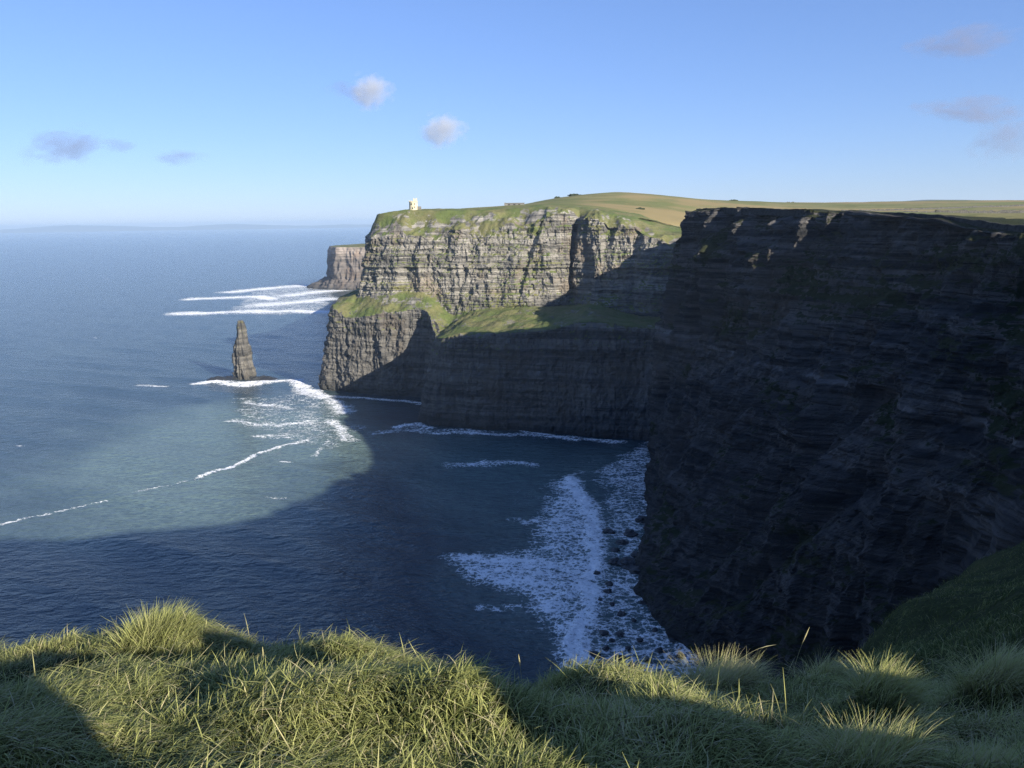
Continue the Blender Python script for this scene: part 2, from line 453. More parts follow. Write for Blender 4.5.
# right-hand cliff: base, ledge outer, ledge inner, top of the rock, edge, inland
def rc(bs, lo, li, tp, inl1, inl2, dz=0.):
    lo = tuple(lo); li = tuple(li)
    return [bs, lo, li, (tp[0], tp[1], tp[2] - 1.), (tp[0] + 1.5 * (inl1[0] - tp[0]) / 10, tp[1] + 1.5 * (inl1[1] - tp[1]) / 10, tp[2]), onland(*inl1), onland(*inl2, -3)]
RC = [
    rc(base(150, 738), (158, 738, 88), (166, 738, 100), (184, 740, 166), (205, 735), (260, 735)),
    rc(base(128, 650), (136, 650, 90), (148, 650, 102), (166, 645, 171), (186, 645), (240, 645)),
    rc(base(125, 580), (134, 575, 92), (148, 570, 103), (168, 565, 173), (186, 563), (240, 560)),
    rc(base(122, 525), (134, 520, 96), (152, 512, 106), (176, 497, 174), (194, 492), (235, 480)),
    rc(base(110, 508), (120, 503, 98), (136, 497, 108), (165, 484, 174.5), (176, 466), (205, 440)),
    rc(base(96, 498), (102, 494, 101), (110, 488, 109), (136, 479, 175), (143, 463), (180, 430)),
    rc(base(85, 476), (90, 474, 103), (95, 473, 110), Pd(690, 210, 472), (121, 460), (172, 432)),
    rc(B(649, 500), (88, 446, 103), (93, 447, 110), Pd(705, 209, 452), (124, 447), (170, 425)),
    rc(B(645, 530), (95, 412, 103), (100, 413, 110), Pd(735, 208, 425), (134, 424), (175, 410)),
    rc(B(640, 560), (108, 366, 103), (113, 367, 110), Pd(790, 209.5, 380), (153, 384), (198, 385)),
    rc(B(640, 595), (117, 326, 103), (122, 327, 110), Pd(850, 212, 342), (164, 347), (212, 355)),
    rc(B(664, 632), (123, 290, 103), (128, 291, 110), Pd(930, 219, 300), (173, 305), (222, 315)),
    rc(B(690, 655), (130, 252, 103), (135, 253, 110), Pd(1019, 233, 262), (181, 267), (232, 275)),
    rc(base(100, 250), (137, 215, 100), (143, 215, 109), (173, 228, 169), (189, 230), (240, 232)),
    rc(base(118, 212), (141, 182, 97), (148, 180, 109), (176, 190, 177), (192, 190), (245, 188)),
    rc(base(122, 178), (143, 152, 94), (150, 150, 110), (173, 152, 183), (189, 148), (240, 138)),
    rc(base(112, 148), (126, 122, 92), (133, 114, 115), (152, 102, 186), (164, 92), (205, 60)),
    rc(base(92, 122), (101, 102, 90), (108, 94, 118), (125, 80, 189), (135, 68), (165, 30)),
]
def rc_extra(G, lv, ts, N):
    H = N.copy(); H[..., 2] = 0
    z = G[..., 2]
    # clefts and buttresses near the top of the far end, and the deep gully towards the cove
    up = (sstep(2.55, 2.85, lv) * (1 - sstep(4.0, 4.4, lv)))[:, None]
    win = (sstep(7.3, 7.8, ts) * (1 - sstep(9.0, 9.5, ts)))[None]
    prof = np.interp(lv, [2.15, 2.62, 3.0, 5.], [0, -14., 13., 13.])[:, None]
    G = G + H * (-prof * win * (.9 + .4 * fbm(G[..., 0] / 16, G[..., 1] / 16, z / 30, 2)))[..., None]
    for t0, wd, dep in ((6.5, .08, 5.), (7.75, .08, 5.), (8.1, .06, 5.), (8.4, .05, 4.), (8.7, .05, 5.), (9.0, .05, 4.), (10.5, .07, 3.), (11.4, .06, 3.)):
        t = ts[None, :] + (3.0 - lv)[:, None] * .35
        G = G - H * (np.exp(-((t - t0) / wd) ** 2) * up * dep)[..., None]
    low = (sstep(.1, .4, lv) * (1 - sstep(1.5, 2.1, lv)))[:, None]
    for t0, wd, dep in ((11.0, .28, 13.), (12.0, .2, 8.), (9.6, .2, 6.), (8.5, .2, 5.), (7.2, .2, 4.)):
        t = ts[None, :] + (1 - lv)[:, None] * .3
        G = G - H * (np.exp(-((t - t0) / wd) ** 2) * low * dep)[..., None]
    # talus apron at the foot
    return G
rstep = lambda s: 3.0 if s < 4 or s >= 13 else (1.3 if s == 4 else .62)
G0, G, lv, ts, w = cliff_mesh('right_cliff', RC, [150, 10, 130, 4, 8, 10], .8, M['rock_shade'], 8.1, 8.5, 2.6, (0., 3.1), rc_extra, rstep, colm=.15, beds=((17., 2.2, 4.), (6.3, 1.3, 2.), (2.2, .5, 3.)))
up = normals(G)[..., 2]
nz = fbm(G[..., 0] / 34, G[..., 1] / 34, G[..., 2] / 22, 3)
capm = sstep(3.6, 4.2, lv)[:, None]
ga = capm + (1 - capm) * (sstep(.40, .75, up) * .40 + .20 + .5 * nz)
ga = ga - .3 * ((sstep(.93, 1.05, lv) * (1 - sstep(1.6, 2.0, lv)))[:, None])
ga = np.where(lv[:, None] < .95, ga * (1 - .35 * sstep(30, 80, G[..., 2])), ga)
o = mesh_from('sea_cliff', G.reshape(-1, 3), grid_faces(*G.shape[:2]), M['rock_shade'], attrs={'grass': ga}, smooth=(ga > .6).ravel())
tag(o, kind='structure')

# pasture behind both cliffs: fan-shaped grid over the inland
az = np.linspace(math.radians(-8.3), math.radians(75), 560)
def front(a):
    """how far out the pasture starts along each bearing (under the cliff caps)"""
    pts = [(-22, 960), (-10, 885), (-6.5, 865), (0, 850), (4, 838), (8, 815), (11, 805), (13, 850), (13.9, 790), (14.4, 700), (16.6, 615), (19, 550), (20.5, 500), (22, 425), (25, 390), (29, 345), (32.5, 318), (37, 300), (43, 275), (50, 255), (57, 230), (63, 215), (75, 200)]
    xs, ys = zip(*pts)
    return np.interp(np.degrees(a), xs, ys) / np.cos(np.clip(a, -.6, .9) * 0)
r0 = front(az)
tt = np.linspace(0, 1, 190)[:, None]
rr = r0[None] * (2600 / r0[None]) ** (tt ** 1.1)
X = rr * np.sin(az)[None]; Y = rr * np.cos(az)[None]
Z = land_z(X, Y)
edge = np.exp(-((rr - r0[None]) / 25) ** 2)
Z = Z - 3.2 * edge
straw = fbm(X / 120, Y / 60, 5., 3) * .55 + .36 + .30 * np.sign(np.sin(Y / 38 + X / 300)) * sstep(180, 260, X) - .4 * (1 - sstep(40, 120, X))
straw = straw + .5 * np.exp(-(((X - 165) / 70) ** 2 + ((Y - 880) / 60) ** 2))
green = fbm(X / 90 + 9, Y / 70, 1., 3) * .6 + .2 + .45 * np.exp(-((X - 260) / 130) ** 2 - ((Y - 480) / 120) ** 2)
o = mesh_from('pasture', np.stack([X, Y, Z], -1).reshape(-1, 3), grid_faces(*X.shape), M['turf'], attrs={'straw': straw, 'green': green})
tag(o, kind='structure')

# far headland beyond the bay
def far_point(px, D0): return Pz(px, 290, 0)
FH = []
for (x, y, top, ap) in ((-330, 2650, 114, 40), (-450, 2350, 112, 45), (-500, 2230, 111, 60), (-472, 2140, 110, 25), (-420, 2120, 109, 20), (-320, 2110, 108, 18), (-180, 2100, 106, 18), (0, 2080, 106, 18)):
    nx = -1 if x < -430 else -.15; ny = -.4 if x < -430 else -1
    FH.append([(x + nx * ap, y + ny * ap, -2), (x + nx * ap * .35, y + ny * ap * .35, 18), (x, y, 26), (x - nx * 8, y - ny * 8, top), (x - nx * 14, y - ny * 14, top + 1), (x - nx * 120 + 60, y + 160, top - 2)])
G0, G, lv, ts, w = cliff_mesh('far', FH, [8, 4, 44, 3, 8], 2.6, None, 5.7, 8., 3.5, (0., 3.0))
capm = sstep(2.9, 3.4, lv)[:, None] * np.ones(G.shape[1])
o = mesh_from('far_headland', G.reshape(-1, 3), grid_faces(*G.shape[:2]), M['rock_far'], attrs={'grass': capm * .9 + .12})
tag(o, kind='structure')

# hills on the horizon
def ridge(name, pts, depth, mat):
    P = np.array(pts, float)
    t = np.linspace(0, len(P) - 1, 160)
    C = catmull(P, t)
    d = C[:, :2] / np.linalg.norm(C[:, :2], axis=1)[:, None]
    rows = []
    for s, h in ((-1, 0.), (-.6, .45), (-.25, .85), (0, 1.), (.5, .7), (1, 0)):
        q = C.copy(); q[:, :2] += d * s * depth
        q[:, 2] = -20 + (C[:, 2] + 20) * h + (h > .3) * 14 * fbm(C[:, 0] / 900, C[:, 1] / 900, s, 3)
        rows.append(q)
    Gx = np.array(rows)
    return tag(mesh_from(name, Gx.reshape(-1, 3), grid_faces(*Gx.shape[:2]), mat), kind='structure')
def far(px, h, D):
    p = Pd(px, 222, D); return (p[0], p[1], h)
ridge('distant_hills', [far(-260, 60, 40000), far(-100, 110, 40000), far(0, 150, 40000), far(60, 300, 40000), far(110, 260, 40000), far(170, 150, 40000), far(230, 250, 40000), far(300, 120, 40000), far(350, 150, 40000), far(420, 90, 40000), far(520, 60, 40000)], 1500, M['far_hill'])
ridge('inland_hills', [far(720, 200, 6000), far(790, 235, 6000), far(860, 262, 6000), far(930, 285, 6000), far(990, 268, 6000), far(1060, 250, 6000), far(1200, 220, 6000)], 700, M['far_hill'])

# ------------------------------------------------------------------ near ground: the ledge we stand on, the bank to the right, an unseen hill shaped to cast shade over sea and slope
gp = []
for a in ((-60, 768, 2.9), (110, 768, 2.9), (256, 768, 2.9), (400, 768, 2.9), (512, 768, 2.9), (640, 775, 2.9), (768, 790, 3.), (900, 795, 3.1), (1060, 790, 3.3),
          (0, 660, 6.2), (60, 645, 6.3), (140, 618, 6.5), (200, 632, 6.4), (250, 645, 6.3), (330, 652, 6.2), (420, 668, 6.), (480, 694, 5.6), (520, 706, 5.6), (565, 684, 5.4), (620, 705, 6.), (690, 694, 6.1), (740, 694, 6.4), (820, 700, 6.8), (880, 692, 7.5),
          (880, 672, 17), (940, 606, 35), (1024, 545, 60), (960, 655, 15), (1024, 660, 12), (1024, 605, 32), (950, 690, 7.5), (1024, 700, 7.2)):
    gp.append(tuple(Pd(*a)))
gp += [(0, 0, 168.45), (-1, 1.2, 168.2), (1, 1.2, 168.25), (-4, -3, 169.), (-8, 4, 167.6), (-14, 6, 167.), (-25, 0, 168), (3, -2, 169.3), (4.4, .2, 168.9), (6.2, 2.5, 168.), (9, 1, 169.6), (-10, -14, 171), (12, -12, 171.5), (14, 6, 168),
       (20, 8, 173), (24, -27, 175), (40, 8, 196), (58, 11, 216), (80, 20, 214), (100, 60, 195), (128, 78, 190), (150, 98, 186), (120, 30, 206), (190, 60, 195), (240, 40, 200), (39, -41, 184), (60, -70, 188), (120, -120, 196), (-40, -40, 174), (-120, -60, 172), (-20, -120, 184), (-150, -160, 180),
       (50, 57, 151), (66, 66, 158), (100, 92, 160), (45, 32, 172), (180, 130, 184), (240, 130, 187)]
ground = TPS(gp, 2e-6)
RIM = np.array([(-260, -40), (-120, -8), (-40, 4), (-16, 7.0), (-8, 6.7), (-3.2, 6.7), (-1.8, 6.4), (-.9, 6.2), (-.3, 5.8), (.05, 5.75), (.4, 5.6), (.9, 6.2), (1.6, 6.4), (2.6, 7.0), (4.6, 9.5), (8.2, 17.5), (18.5, 35.5), (38, 61), (62, 76), (90, 96), (120, 114), (150, 126), (185, 150), (260, 150)], float)
def rim_dist(x, y):
    """signed distance beyond the cliff edge (positive over the drop)"""
    p = np.stack([x, y], -1)
    best = np.full(x.shape, 1e9); side = np.zeros(x.shape)
    for a, b in zip(RIM[:-1], RIM[1:]):
        d = b - a; t = np.clip(((p - a) @ d) / (d @ d), 0, 1)
        q = a + t[..., None] * d
        r = np.linalg.norm(p - q, axis=-1)
        cr = d[0] * (p[..., 1] - a[1]) - d[1] * (p[..., 0] - a[0])
        m = r < best - 1e-9
        best = np.where(m, r, best); side = np.where(m, np.sign(cr), side)
    return best * side
# hummocks: x, y, radius across, radius along the view, height
HUM = [tuple(Pd(px, py, D)[:2]) + (rx, ry, h) for px, py, D, rx, ry, h in (
    (150, 640, 6.2, .50, .45, .08), (180, 690, 4.6, .6, .30, .16), (562, 682, 5.2, .26, .40, .03), (350, 738, 3.55, .8, .24, .16), (450, 752, 3.25, .5, .22, .20),
    (430, 668, 5.7, .8, .3, .05), (605, 712, 4.6, .2, .25, .06), (660, 740, 3.95, .25, .3, .16), (715, 768, 3.3, .3, .3, .14), (880, 738, 4.7, .24, .22, .20), (990, 722, 5.4, .36, .3, .26), (865, 785, 3.3, .34, .25, .12), (715, 700, 5.9, .45, .3, .07), (822, 702, 6.2, .26, .25, .08))]
PIT = [tuple(Pd(px, py, D)[:2]) + (rx, ry, h) for px, py, D, rx, ry, h in (
    (100, 658, 5.5, .75, .36, .34), (5, 672, 5.4, .75, .9, .42), (320, 700, 4.9, 1.0, .40, .44), (605, 690, 5.6, .4, .4, .14), (550, 742, 4.0, .4, .34, .16), (500, 705, 5.1, .45, .5, .10), (800, 740, 4.3, .9, .5, .12), (930, 740, 4.4, .5, .4, .12), (640, 700, 5.7, .4, .4, .10))]
def shade_bank(x, y):
    """turf bank added unseen behind the viewpoint, crest shaped to throw the foreground shadows"""
    p = x * SUN_AZ[0] + y * SUN_AZ[1]; q = x * -SUN_AZ[1] + y * SUN_AZ[0]
    qq = [-12, -1, .3, .60, .72, 1.9, 2.12, 2.45, 2.75, 3.05, 3.3, 3.45, 3.8, 4.1, 4.4, 4.75, 5.05, 6.05, 9., 14]
    hh = [1.8, 2., 2., 1.8, -1.3, -1.0, .52, .50, .12, -.12, -.35, -.62, -.58, -.38, -.44, -.72, -1.06, -1.14, -.2, 0.]
    q = q + .10 * perlin(q * 2.2, p * .7, 5.)
    return EYE[2] + np.interp(q, qq, hh), np.exp(-((p - 3.6) / 1.4) ** 2) * sstep(.9, 2.2, p)
def ground_z(x, y, detail=True):
    z = ground(x, y)
    r = np.hypot(x, y)
    near = 1 - sstep(9, 16, r)
    for cx, cy, rx, ry, h in HUM: z = z + 1.3 * h * np.exp(-((x - cx) / rx) ** 2 - ((y - cy) / ry) ** 2)
    for cx, cy, rx, ry, h in PIT: z = z - 1.4 * h * np.exp(-((x - cx) / rx) ** 2 - ((y - cy) / ry) ** 2)
    bz, bw = shade_bank(x, y); bw = bw * near
    z = z * (1 - bw) + bz * bw
    if detail:
        z = z + near * (.17 * perlin(x / .95, y / .8, 1.) + .06 * perlin(x / .4, y / .4, 2.))
        z = z + (1 - near) * (.9 * fbm(x / 9, y / 9, 4., 4) * sstep(9, 30, r))
    sd = rim_dist(x, y)
    sc = np.clip(r / 40, .12, 1.)
    drop = np.where(sd > 0, (sd / sc) ** 1.5 * .55 * sc * 1.2 + sd * .25, 0)
    return np.maximum(z - drop, -3.), sd
th = np.radians(np.concatenate([np.linspace(-180, -42, 120, endpoint=False), np.linspace(-42, 42, 420, endpoint=False), np.linspace(42, 180, 140)]))
rad = .5 * (280 / .5) ** np.linspace(0, 1, 430)
TH, RA = np.meshgrid(th, rad)
X = RA * np.sin(TH); Y = RA * np.cos(TH)
Z, SD = ground_z(X, Y)

def soil_material():
    k = NT('turf_soil')
    n = k.noise(k.pos(1.2), 5, .65); n2 = k.noise(k.pos(.16), 4, .6); n3 = k.noise(k.pos(9., 9., 4.), 3, .7)
    c = k.mix(k.mapr(n, .35, .65), rgb(.022, .030, .010), rgb(.045, .055, .018))
    c = k.mix(k.mapr(n2, .45, .65, 0., .6), c, rgb(.085, .085, .032))
    c = k.mix(k.mapr(n3, .5, .7, 0., .4), c, rgb(.02, .026, .01))
    k.principled(c, .95, k.bump(k.math('ADD', n, k.math('MULTIPLY', n3, .25)), .8, .35), .1)
    return k.m
M['soil'] = soil_material()  # colours darkened too for the shade on the right slope
o = mesh_from('ground', np.stack([X, Y, Z], -1).reshape(-1, 3), grid_faces(*X.shape)[:, ::-1], M['soil'])
tag(o, kind='structure')
o2 = None

# ------------------------------------------------------------------ grass
def grass_material():
    k = NT('grass_blades')
    v = k.attr('tone'); t = k.attr('along')
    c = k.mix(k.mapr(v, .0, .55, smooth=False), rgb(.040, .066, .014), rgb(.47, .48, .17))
    c = k.mix(k.mapr(v, .60, .85, smooth=False), c, rgb(.56, .49, .28))
    c = k.mix(k.mapr(t, .0, .6, .85, 0.), c, rgb(.028, .032, .012))  # dead blade bases; shade low in the sward is coloured in too
    d = k.n('ShaderNodeBsdfPrincipled'); k.set(d.inputs['Base Color'], c); d.inputs['Roughness'].default_value = .6; d.inputs['Specular IOR Level'].default_value = .10
    tr = k.n('ShaderNodeBsdfTranslucent'); k.set(tr.inputs[0], k.mix(.5, c, rgb(.2, .26, .05)))
    mx = k.n('ShaderNodeMixShader'); mx.inputs[0].default_value = .28
    k.link(d.outputs[0], mx.inputs[1]); k.link(tr.outputs[0], mx.inputs[2]); k.link(mx.outputs[0], k.out.inputs['Surface'])
    return k.m
M['grass'] = grass_material()

def blades(rootxyz, length, width, direc, lean, curl, tone, segs=4):
    """arching tapered blades -> vertices, quads (last one closes to a point), tone and height along the blade"""
    n = len(rootxyz)
    dx = np.cos(direc); dy = np.sin(direc)
    side = direc + np.pi / 2 + RNG.normal(0, .5, n)
    sx, sy = np.cos(side), np.sin(side)
    V = np.empty((n, segs + 1, 2, 3), np.float32); A = np.empty((n, segs + 1, 2), np.float32)
    px = np.zeros(n); pz = np.zeros(n)
    ang = lean.copy()
    for s in range(segs + 1):
        f = s / segs
        w = width * (1 - f ** 1.6) * .5 + .0003
        for e, sg in ((0, -1), (1, 1)):
            V[:, s, e, 0] = rootxyz[:, 0] + dx * px + sx * w * sg
            V[:, s, e, 1] = rootxyz[:, 1] + dy * px + sy * w * sg
            V[:, s, e, 2] = rootxyz[:, 2] + pz
            A[:, s, e] = f
        px = px + np.sin(ang) * length / segs; pz = pz + np.cos(ang) * length / segs
        ang = ang + curl / segs
    b = np.arange(n)[:, None] * (segs + 1) * 2
    q = np.concatenate([np.stack([b + 2 * s, b + 2 * s + 1, b + 2 * s + 3, b + 2 * s + 2], -1) for s in range(segs)], 1)
    return V.reshape(-1, 3), q.reshape(-1, 4), np.repeat(tone, (segs + 1) * 2), A.ravel()

def field(x, y, s, o): return perlin(x / s + o, y / s - o, o * 1.7)
allV, allQ, allT, allA = [], [], [], []
def add(res):
    nv = sum(len(v) for v in allV)
    allV.append(res[0]); allQ.append(res[1] + nv); allT.append(res[2]); allA.append(res[3])
def hollow(x, y):
    m = np.zeros(np.shape(x))
    for cx, cy, rx, ry, h in PIT: m = np.maximum(m, np.exp(-((x - cx) / rx) ** 2 - ((y - cy) / ry) ** 2))
    return m
def carpet(n, r0, r1, a0, a1, lmin, lmax, wid, dens_pow=1., sdmax=.35, segs=4, tone=.36):
    a = np.radians(RNG.uniform(a0, a1, n)); u = RNG.uniform(0, 1, n)
    r = (r0 ** (2 - dens_pow) + u * (r1 ** (2 - dens_pow) - r0 ** (2 - dens_pow))) ** (1 / (2 - dens_pow))
    x = r * np.sin(a); y = r * np.cos(a)
    z, sd = ground_z(x, y)
    keep = sd < sdmax * np.clip(r / 6, 1, 20)
    clump = field(x, y, .28 * max(1, r0 / 4), 2.2)
    keep &= RNG.uniform(0, 1, n) < .62 + .7 * clump
    x, y, z, r, clump = [q[keep] for q in (x, y, z, r, clump)]
    m = len(x)
    sc = max(1, r0 / 4)
    di = .55 + 2.1 * field(x, y, 1.1 * sc, 4.1) + .9 * field(x, y, .35 * sc, 6.3) + RNG.normal(0, .8, m)
    le = np.abs(.75 + .6 * field(x, y, .8 * sc, 1.3) + RNG.normal(0, .32, m))
    cu = np.clip(1.9 + .8 * field(x, y, .6 * sc, 8.8) + RNG.normal(0, .5, m), .2, 3.2)
    ln = RNG.uniform(lmin, lmax, m) * (1 + .45 * clump) * (1 + .3 * field(x, y, 1.5 * sc, 3.7))
    ln = ln * (1 - .45 * hollow(x, y))
    to = np.clip(tone + .06 + .28 * field(x, y, .7 * sc, 9.1) + RNG.normal(0, .18, m) + (RNG.uniform(0, 1, m) < .10) * .5, 0, 1)
    add(blades(np.stack([x, y, z - .01], -1), ln, wid * RNG.uniform(.6, 1.3, m), di, le, cu, to, segs))
carpet(430000, 2.2, 9.5, -40, 40, .08, .21, .0058, .9)
carpet(70000, 9.5, 70, 18, 42, .22, .5, .016, 1.1, segs=3, tone=.02)  # grass of the right slope toned dark, its shade put into the colour
def thatch(n):
    a = np.radians(RNG.uniform(-40, 40, n)); q = 2.2 + 6.5 * RNG.uniform(0, 1, n) ** 1.1
    x = q * np.sin(a); y = q * np.cos(a); z, sd = ground_z(x, y); m = sd < .3
    x, y, z = x[m], y[m], z[m]; k = len(x)
    pt = field(x, y, .55, 12.4); m = RNG.uniform(0, 1, k) < .5 + 1.2 * pt
    x, y, z = x[m], y[m], z[m]; k = len(x)
    add(blades(np.stack([x, y, z + RNG.uniform(.02, .10, k)], -1), RNG.uniform(.10, .26, k), RNG.uniform(.003, .007, k), RNG.uniform(0, 6.28, k), RNG.normal(1.25, .3, k), RNG.normal(.5, .4, k), np.clip(RNG.normal(.60, .2, k), 0, 1), 4))
thatch(9000)
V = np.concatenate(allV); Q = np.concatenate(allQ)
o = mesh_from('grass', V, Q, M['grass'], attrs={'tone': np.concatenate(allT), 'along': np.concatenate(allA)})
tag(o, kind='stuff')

def tussock(px, py, D, rad, hgt, n, tone, direc, label, lean=.7, curl=1.2):
    p = Pd(px, py, D)
    z, _ = ground_z(np.array([p[0]]), np.array([p[1]]))
    loc = np.array([p[0], p[1], z[0]])
    ang = RNG.uniform(0, 2 * np.pi, n); rr = rad * np.sqrt(RNG.uniform(0, 1, n)) * .7
    rx = rr * np.cos(ang); ry = rr * np.sin(ang)
    zz, _ = ground_z(loc[0] + rx, loc[1] + ry)
    root = np.stack([rx, ry, zz - loc[2] - .01], -1)
    di = direc + RNG.normal(0, .45, n) + .5 * (ang - np.pi) / np.pi * 0
    mixd = rr / rad
    di = np.where(RNG.uniform(0, 1, n) < .35, ang, di)
    res = blades(root, hgt * RNG.uniform(.6, 1.15, n), .0042 * RNG.uniform(.6, 1.3, n), di, np.abs(lean * RNG.normal(.55, .3, n)), np.clip(RNG.normal(curl, .35, n), .2, 2.3), np.clip(RNG.normal(tone, .14, n), 0, 1), 5)
    o = mesh_from('grass_tussock', res[0], res[1], M['grass'], attrs={'tone': res[2], 'along': res[3]})
    o.location = loc
    tag(o, label, 'tussock', 'pale tussocks along the cliff edge')
tussock(715, 703, 5.9, .42, .34, 1500, .74, .3, 'wide straw coloured tussock on the cliff edge above the surf')
tussock(820, 706, 6.2, .24, .30, 800, .70, .2, 'small straw tussock on the edge before the dark cliff foot')
tussock(880, 738, 4.7, .26, .30, 900, .55, .3, 'pale green tussock lit alone in the middle of the shaded grass')
tussock(990, 722, 5.4, .34, .36, 1500, .66, 0., 'rounded pale tussock by the right edge of the photo')
tussock(865, 790, 3.3, .28, .28, 1000, .64, .3, 'dry pale tussock at the bottom, beneath the small lit green one')
tussock(975, 792, 3.4, .2, .2, 600, .66, .2, 'low dry tussock at the bottom right corner')
tussock(150, 645, 6.1, .5, .24, 1500, .5, .6, 'tall green tussock cresting the left end of the ledge')
tussock(566, 708, 5.2, .34, .18, 1300, .42, .8, 'dark green mop-headed tussock left of the white surf')

def stalk(px, py, D, h, direc, lean, curl, label, tone=.8, head=True):
    p = Pd(px, py, D); z, _ = ground_z(np.array([p[0]]), np.array([p[1]]))
    n = 8; k = 6
    pts = []; a = lean; x = 0; zz = 0
    for i in range(n + 1):
        pts.append((x * math.cos(direc), x * math.sin(direc), zz)); x += math.sin(a) * h / n; zz += math.cos(a) * h / n; a += curl / n
    V = []
    for i, (x, y, q) in enumerate(pts):
        r = .0028 * (1 - .55 * i / n)
        if head and i >= n - 1: r = .0062 if i == n - 1 else .001
        V += [(x + r * math.cos(2 * math.pi * j / k), y + r * math.sin(2 * math.pi * j / k), q) for j in range(k)]
    V = np.array(V)
    o = mesh_from('grass_stalk', V, grid_faces(n + 1, k, True), M['grass'], attrs={'tone': np.full(len(V), tone), 'along': np.full(len(V), .7)})
    o.location = (p[0], p[1], z[0])
    tag(o, label, 'stalk', 'dry stalks standing above the grass')
stalk(524, 705, 5.5, .46, 2.6, .05, .1, 'thin bare stalk upright before the dark sea, left of the surf')
stalk(722, 704, 6.0, .60, .1, .35, 1.3, 'long arching stalk bowed to the right over the dark cliff')
stalk(788, 708, 6.1, .62, .2, .1, .35, 'slim straight stalk rising beside the small straw tussock')
stalk(832, 702, 6.4, .36, .1, .5, .3, 'short leaning stalk in the small straw tussock')
stalk(268, 715, 4.6, .36, 1.8, .02, .05, 'brown stalk standing in the lit grass on the left of the ledge')
stalk(296, 700, 4.9, .36, 1.4, .05, .1, 'tan stalk behind the brown one in the lit grass')
stalk(432, 708, 4.9, .42, 2.8, .25, .1, 'dead stalk leaning left above the dark hollow')
stalk(446, 712, 4.8, .40, 2.9, .35, .15, 'forked looking dead stalk leaning over the dark hollow')
stalk(501, 742, 3.9, .26, 1.5, .02, .05, 'stubby reddish stalk rising from the lit grass at the bottom')
stalk(556, 755, 3.7, .24, 2.2, .08, .1, 'faint short stalk in the dark hollow at the bottom')
stalk(842, 716, 5.6, .22, .3, .3, .1, 'tiny pale stalk in the shade right of the small straw tussock')

# ------------------------------------------------------------------ sea
def water_material():
    k = NT('sea_water')
    foam = k.attr('foam'); teal = k.attr('teal')
    big = k.noise(k.pos(.006, .012, 1.), 3, .5)
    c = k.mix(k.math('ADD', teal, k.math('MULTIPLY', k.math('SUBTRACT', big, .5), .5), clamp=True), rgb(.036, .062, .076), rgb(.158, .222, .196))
    n1 = k.noise(k.pos(.075, .15, 1.), 3, .55, .3)
    n2 = k.noise(k.pos(.28, .5, 1.), 4, .6, .2)
    n3 = k.noise(k.pos(1.2, 1.7, 1.), 3, .6)
    h = k.math('ADD', k.math('MULTIPLY', n1, 3.2), k.math('ADD', k.math('MULTIPLY', n2, 1.3), k.math('MULTIPLY', n3, .22)))
    c = k.mix(k.mapr(n2, .42, .66, .0, .45), c, rgb(.012, .026, .042))
    # foam: lace of cells plus torn patches
    pw = k.n('ShaderNodeVectorMath', operation='ADD')
    nw = k.n('ShaderNodeTexNoise'); k.link(k.pos(.12), nw.inputs['Vector']); nw.inputs['Scale'].default_value = 1.; nw.inputs['Detail'].default_value = 4
    sc = k.n('ShaderNodeVectorMath', operation='SCALE'); k.link(nw.outputs['Color'], sc.inputs[0]); sc.inputs['Scale'].default_value = 5.
    g = k.n('ShaderNodeNewGeometry').outputs['Position']
    k.link(g, pw.inputs[0]); k.link(sc.outputs[0], pw.inputs[1])
    vo = k.n('ShaderNodeTexVoronoi'); vo.feature = 'DISTANCE_TO_EDGE'; k.link(pw.outputs[0], vo.inputs['Vector']); vo.inputs['Scale'].default_value = .30
    lace = k.mapr(vo.outputs['Distance'], 0., .30, 1., 0.)
    vo2 = k.n('ShaderNodeTexVoronoi'); vo2.feature = 'DISTANCE_TO_EDGE'; k.link(pw.outputs[0], vo2.inputs['Vector']); vo2.inputs['Scale'].default_value = .85
    lace2 = k.mapr(vo2.outputs['Distance'], 0., .28, 1., 0.)
    fn = k.noise(k.pos(.22, .38, 1.), 6, .68, .6)
    fn2 = k.noise(k.pos(.05, .09, 1.), 3, .6, .6)
    fn3 = k.noise(k.pos(.035, .13, 1.), 4, .6, 1.2)
    tex = k.math('ADD', k.math('MULTIPLY', fn, .80), k.math('ADD', k.math('MULTIPLY', lace, .15), k.math('ADD', k.math('MULTIPLY', lace2, .12), k.math('ADD', k.math('MULTIPLY', fn2, .35), k.math('MULTIPLY', fn3, .35)))))
    fm = k.mapr(k.math('ADD', k.math('MULTIPLY', k.math('SUBTRACT', tex, .885), 2.9), foam), .42, 1.0)
    fm = k.math('MULTIPLY', fm, k.mapr(foam, .12, .3))
    milky = k.mapr(foam, .1, .9, 0., .3)
    c = k.mix(milky, c, rgb(.10, .17, .18))
    c = k.mix(fm, c, rgb(.94, .94, .94))
    ro = k.mapr(fm, 0., .6, .16, .9)
    hh = k.math('ADD', h, k.math('MULTIPLY', fm, .5))
    nrm = k.bump(hh, .75, 1.0)
    p = k.principled(c, ro, nrm, .5)
    p.inputs['IOR'].default_value = 1.33
    return k.m
M['water'] = water_material()

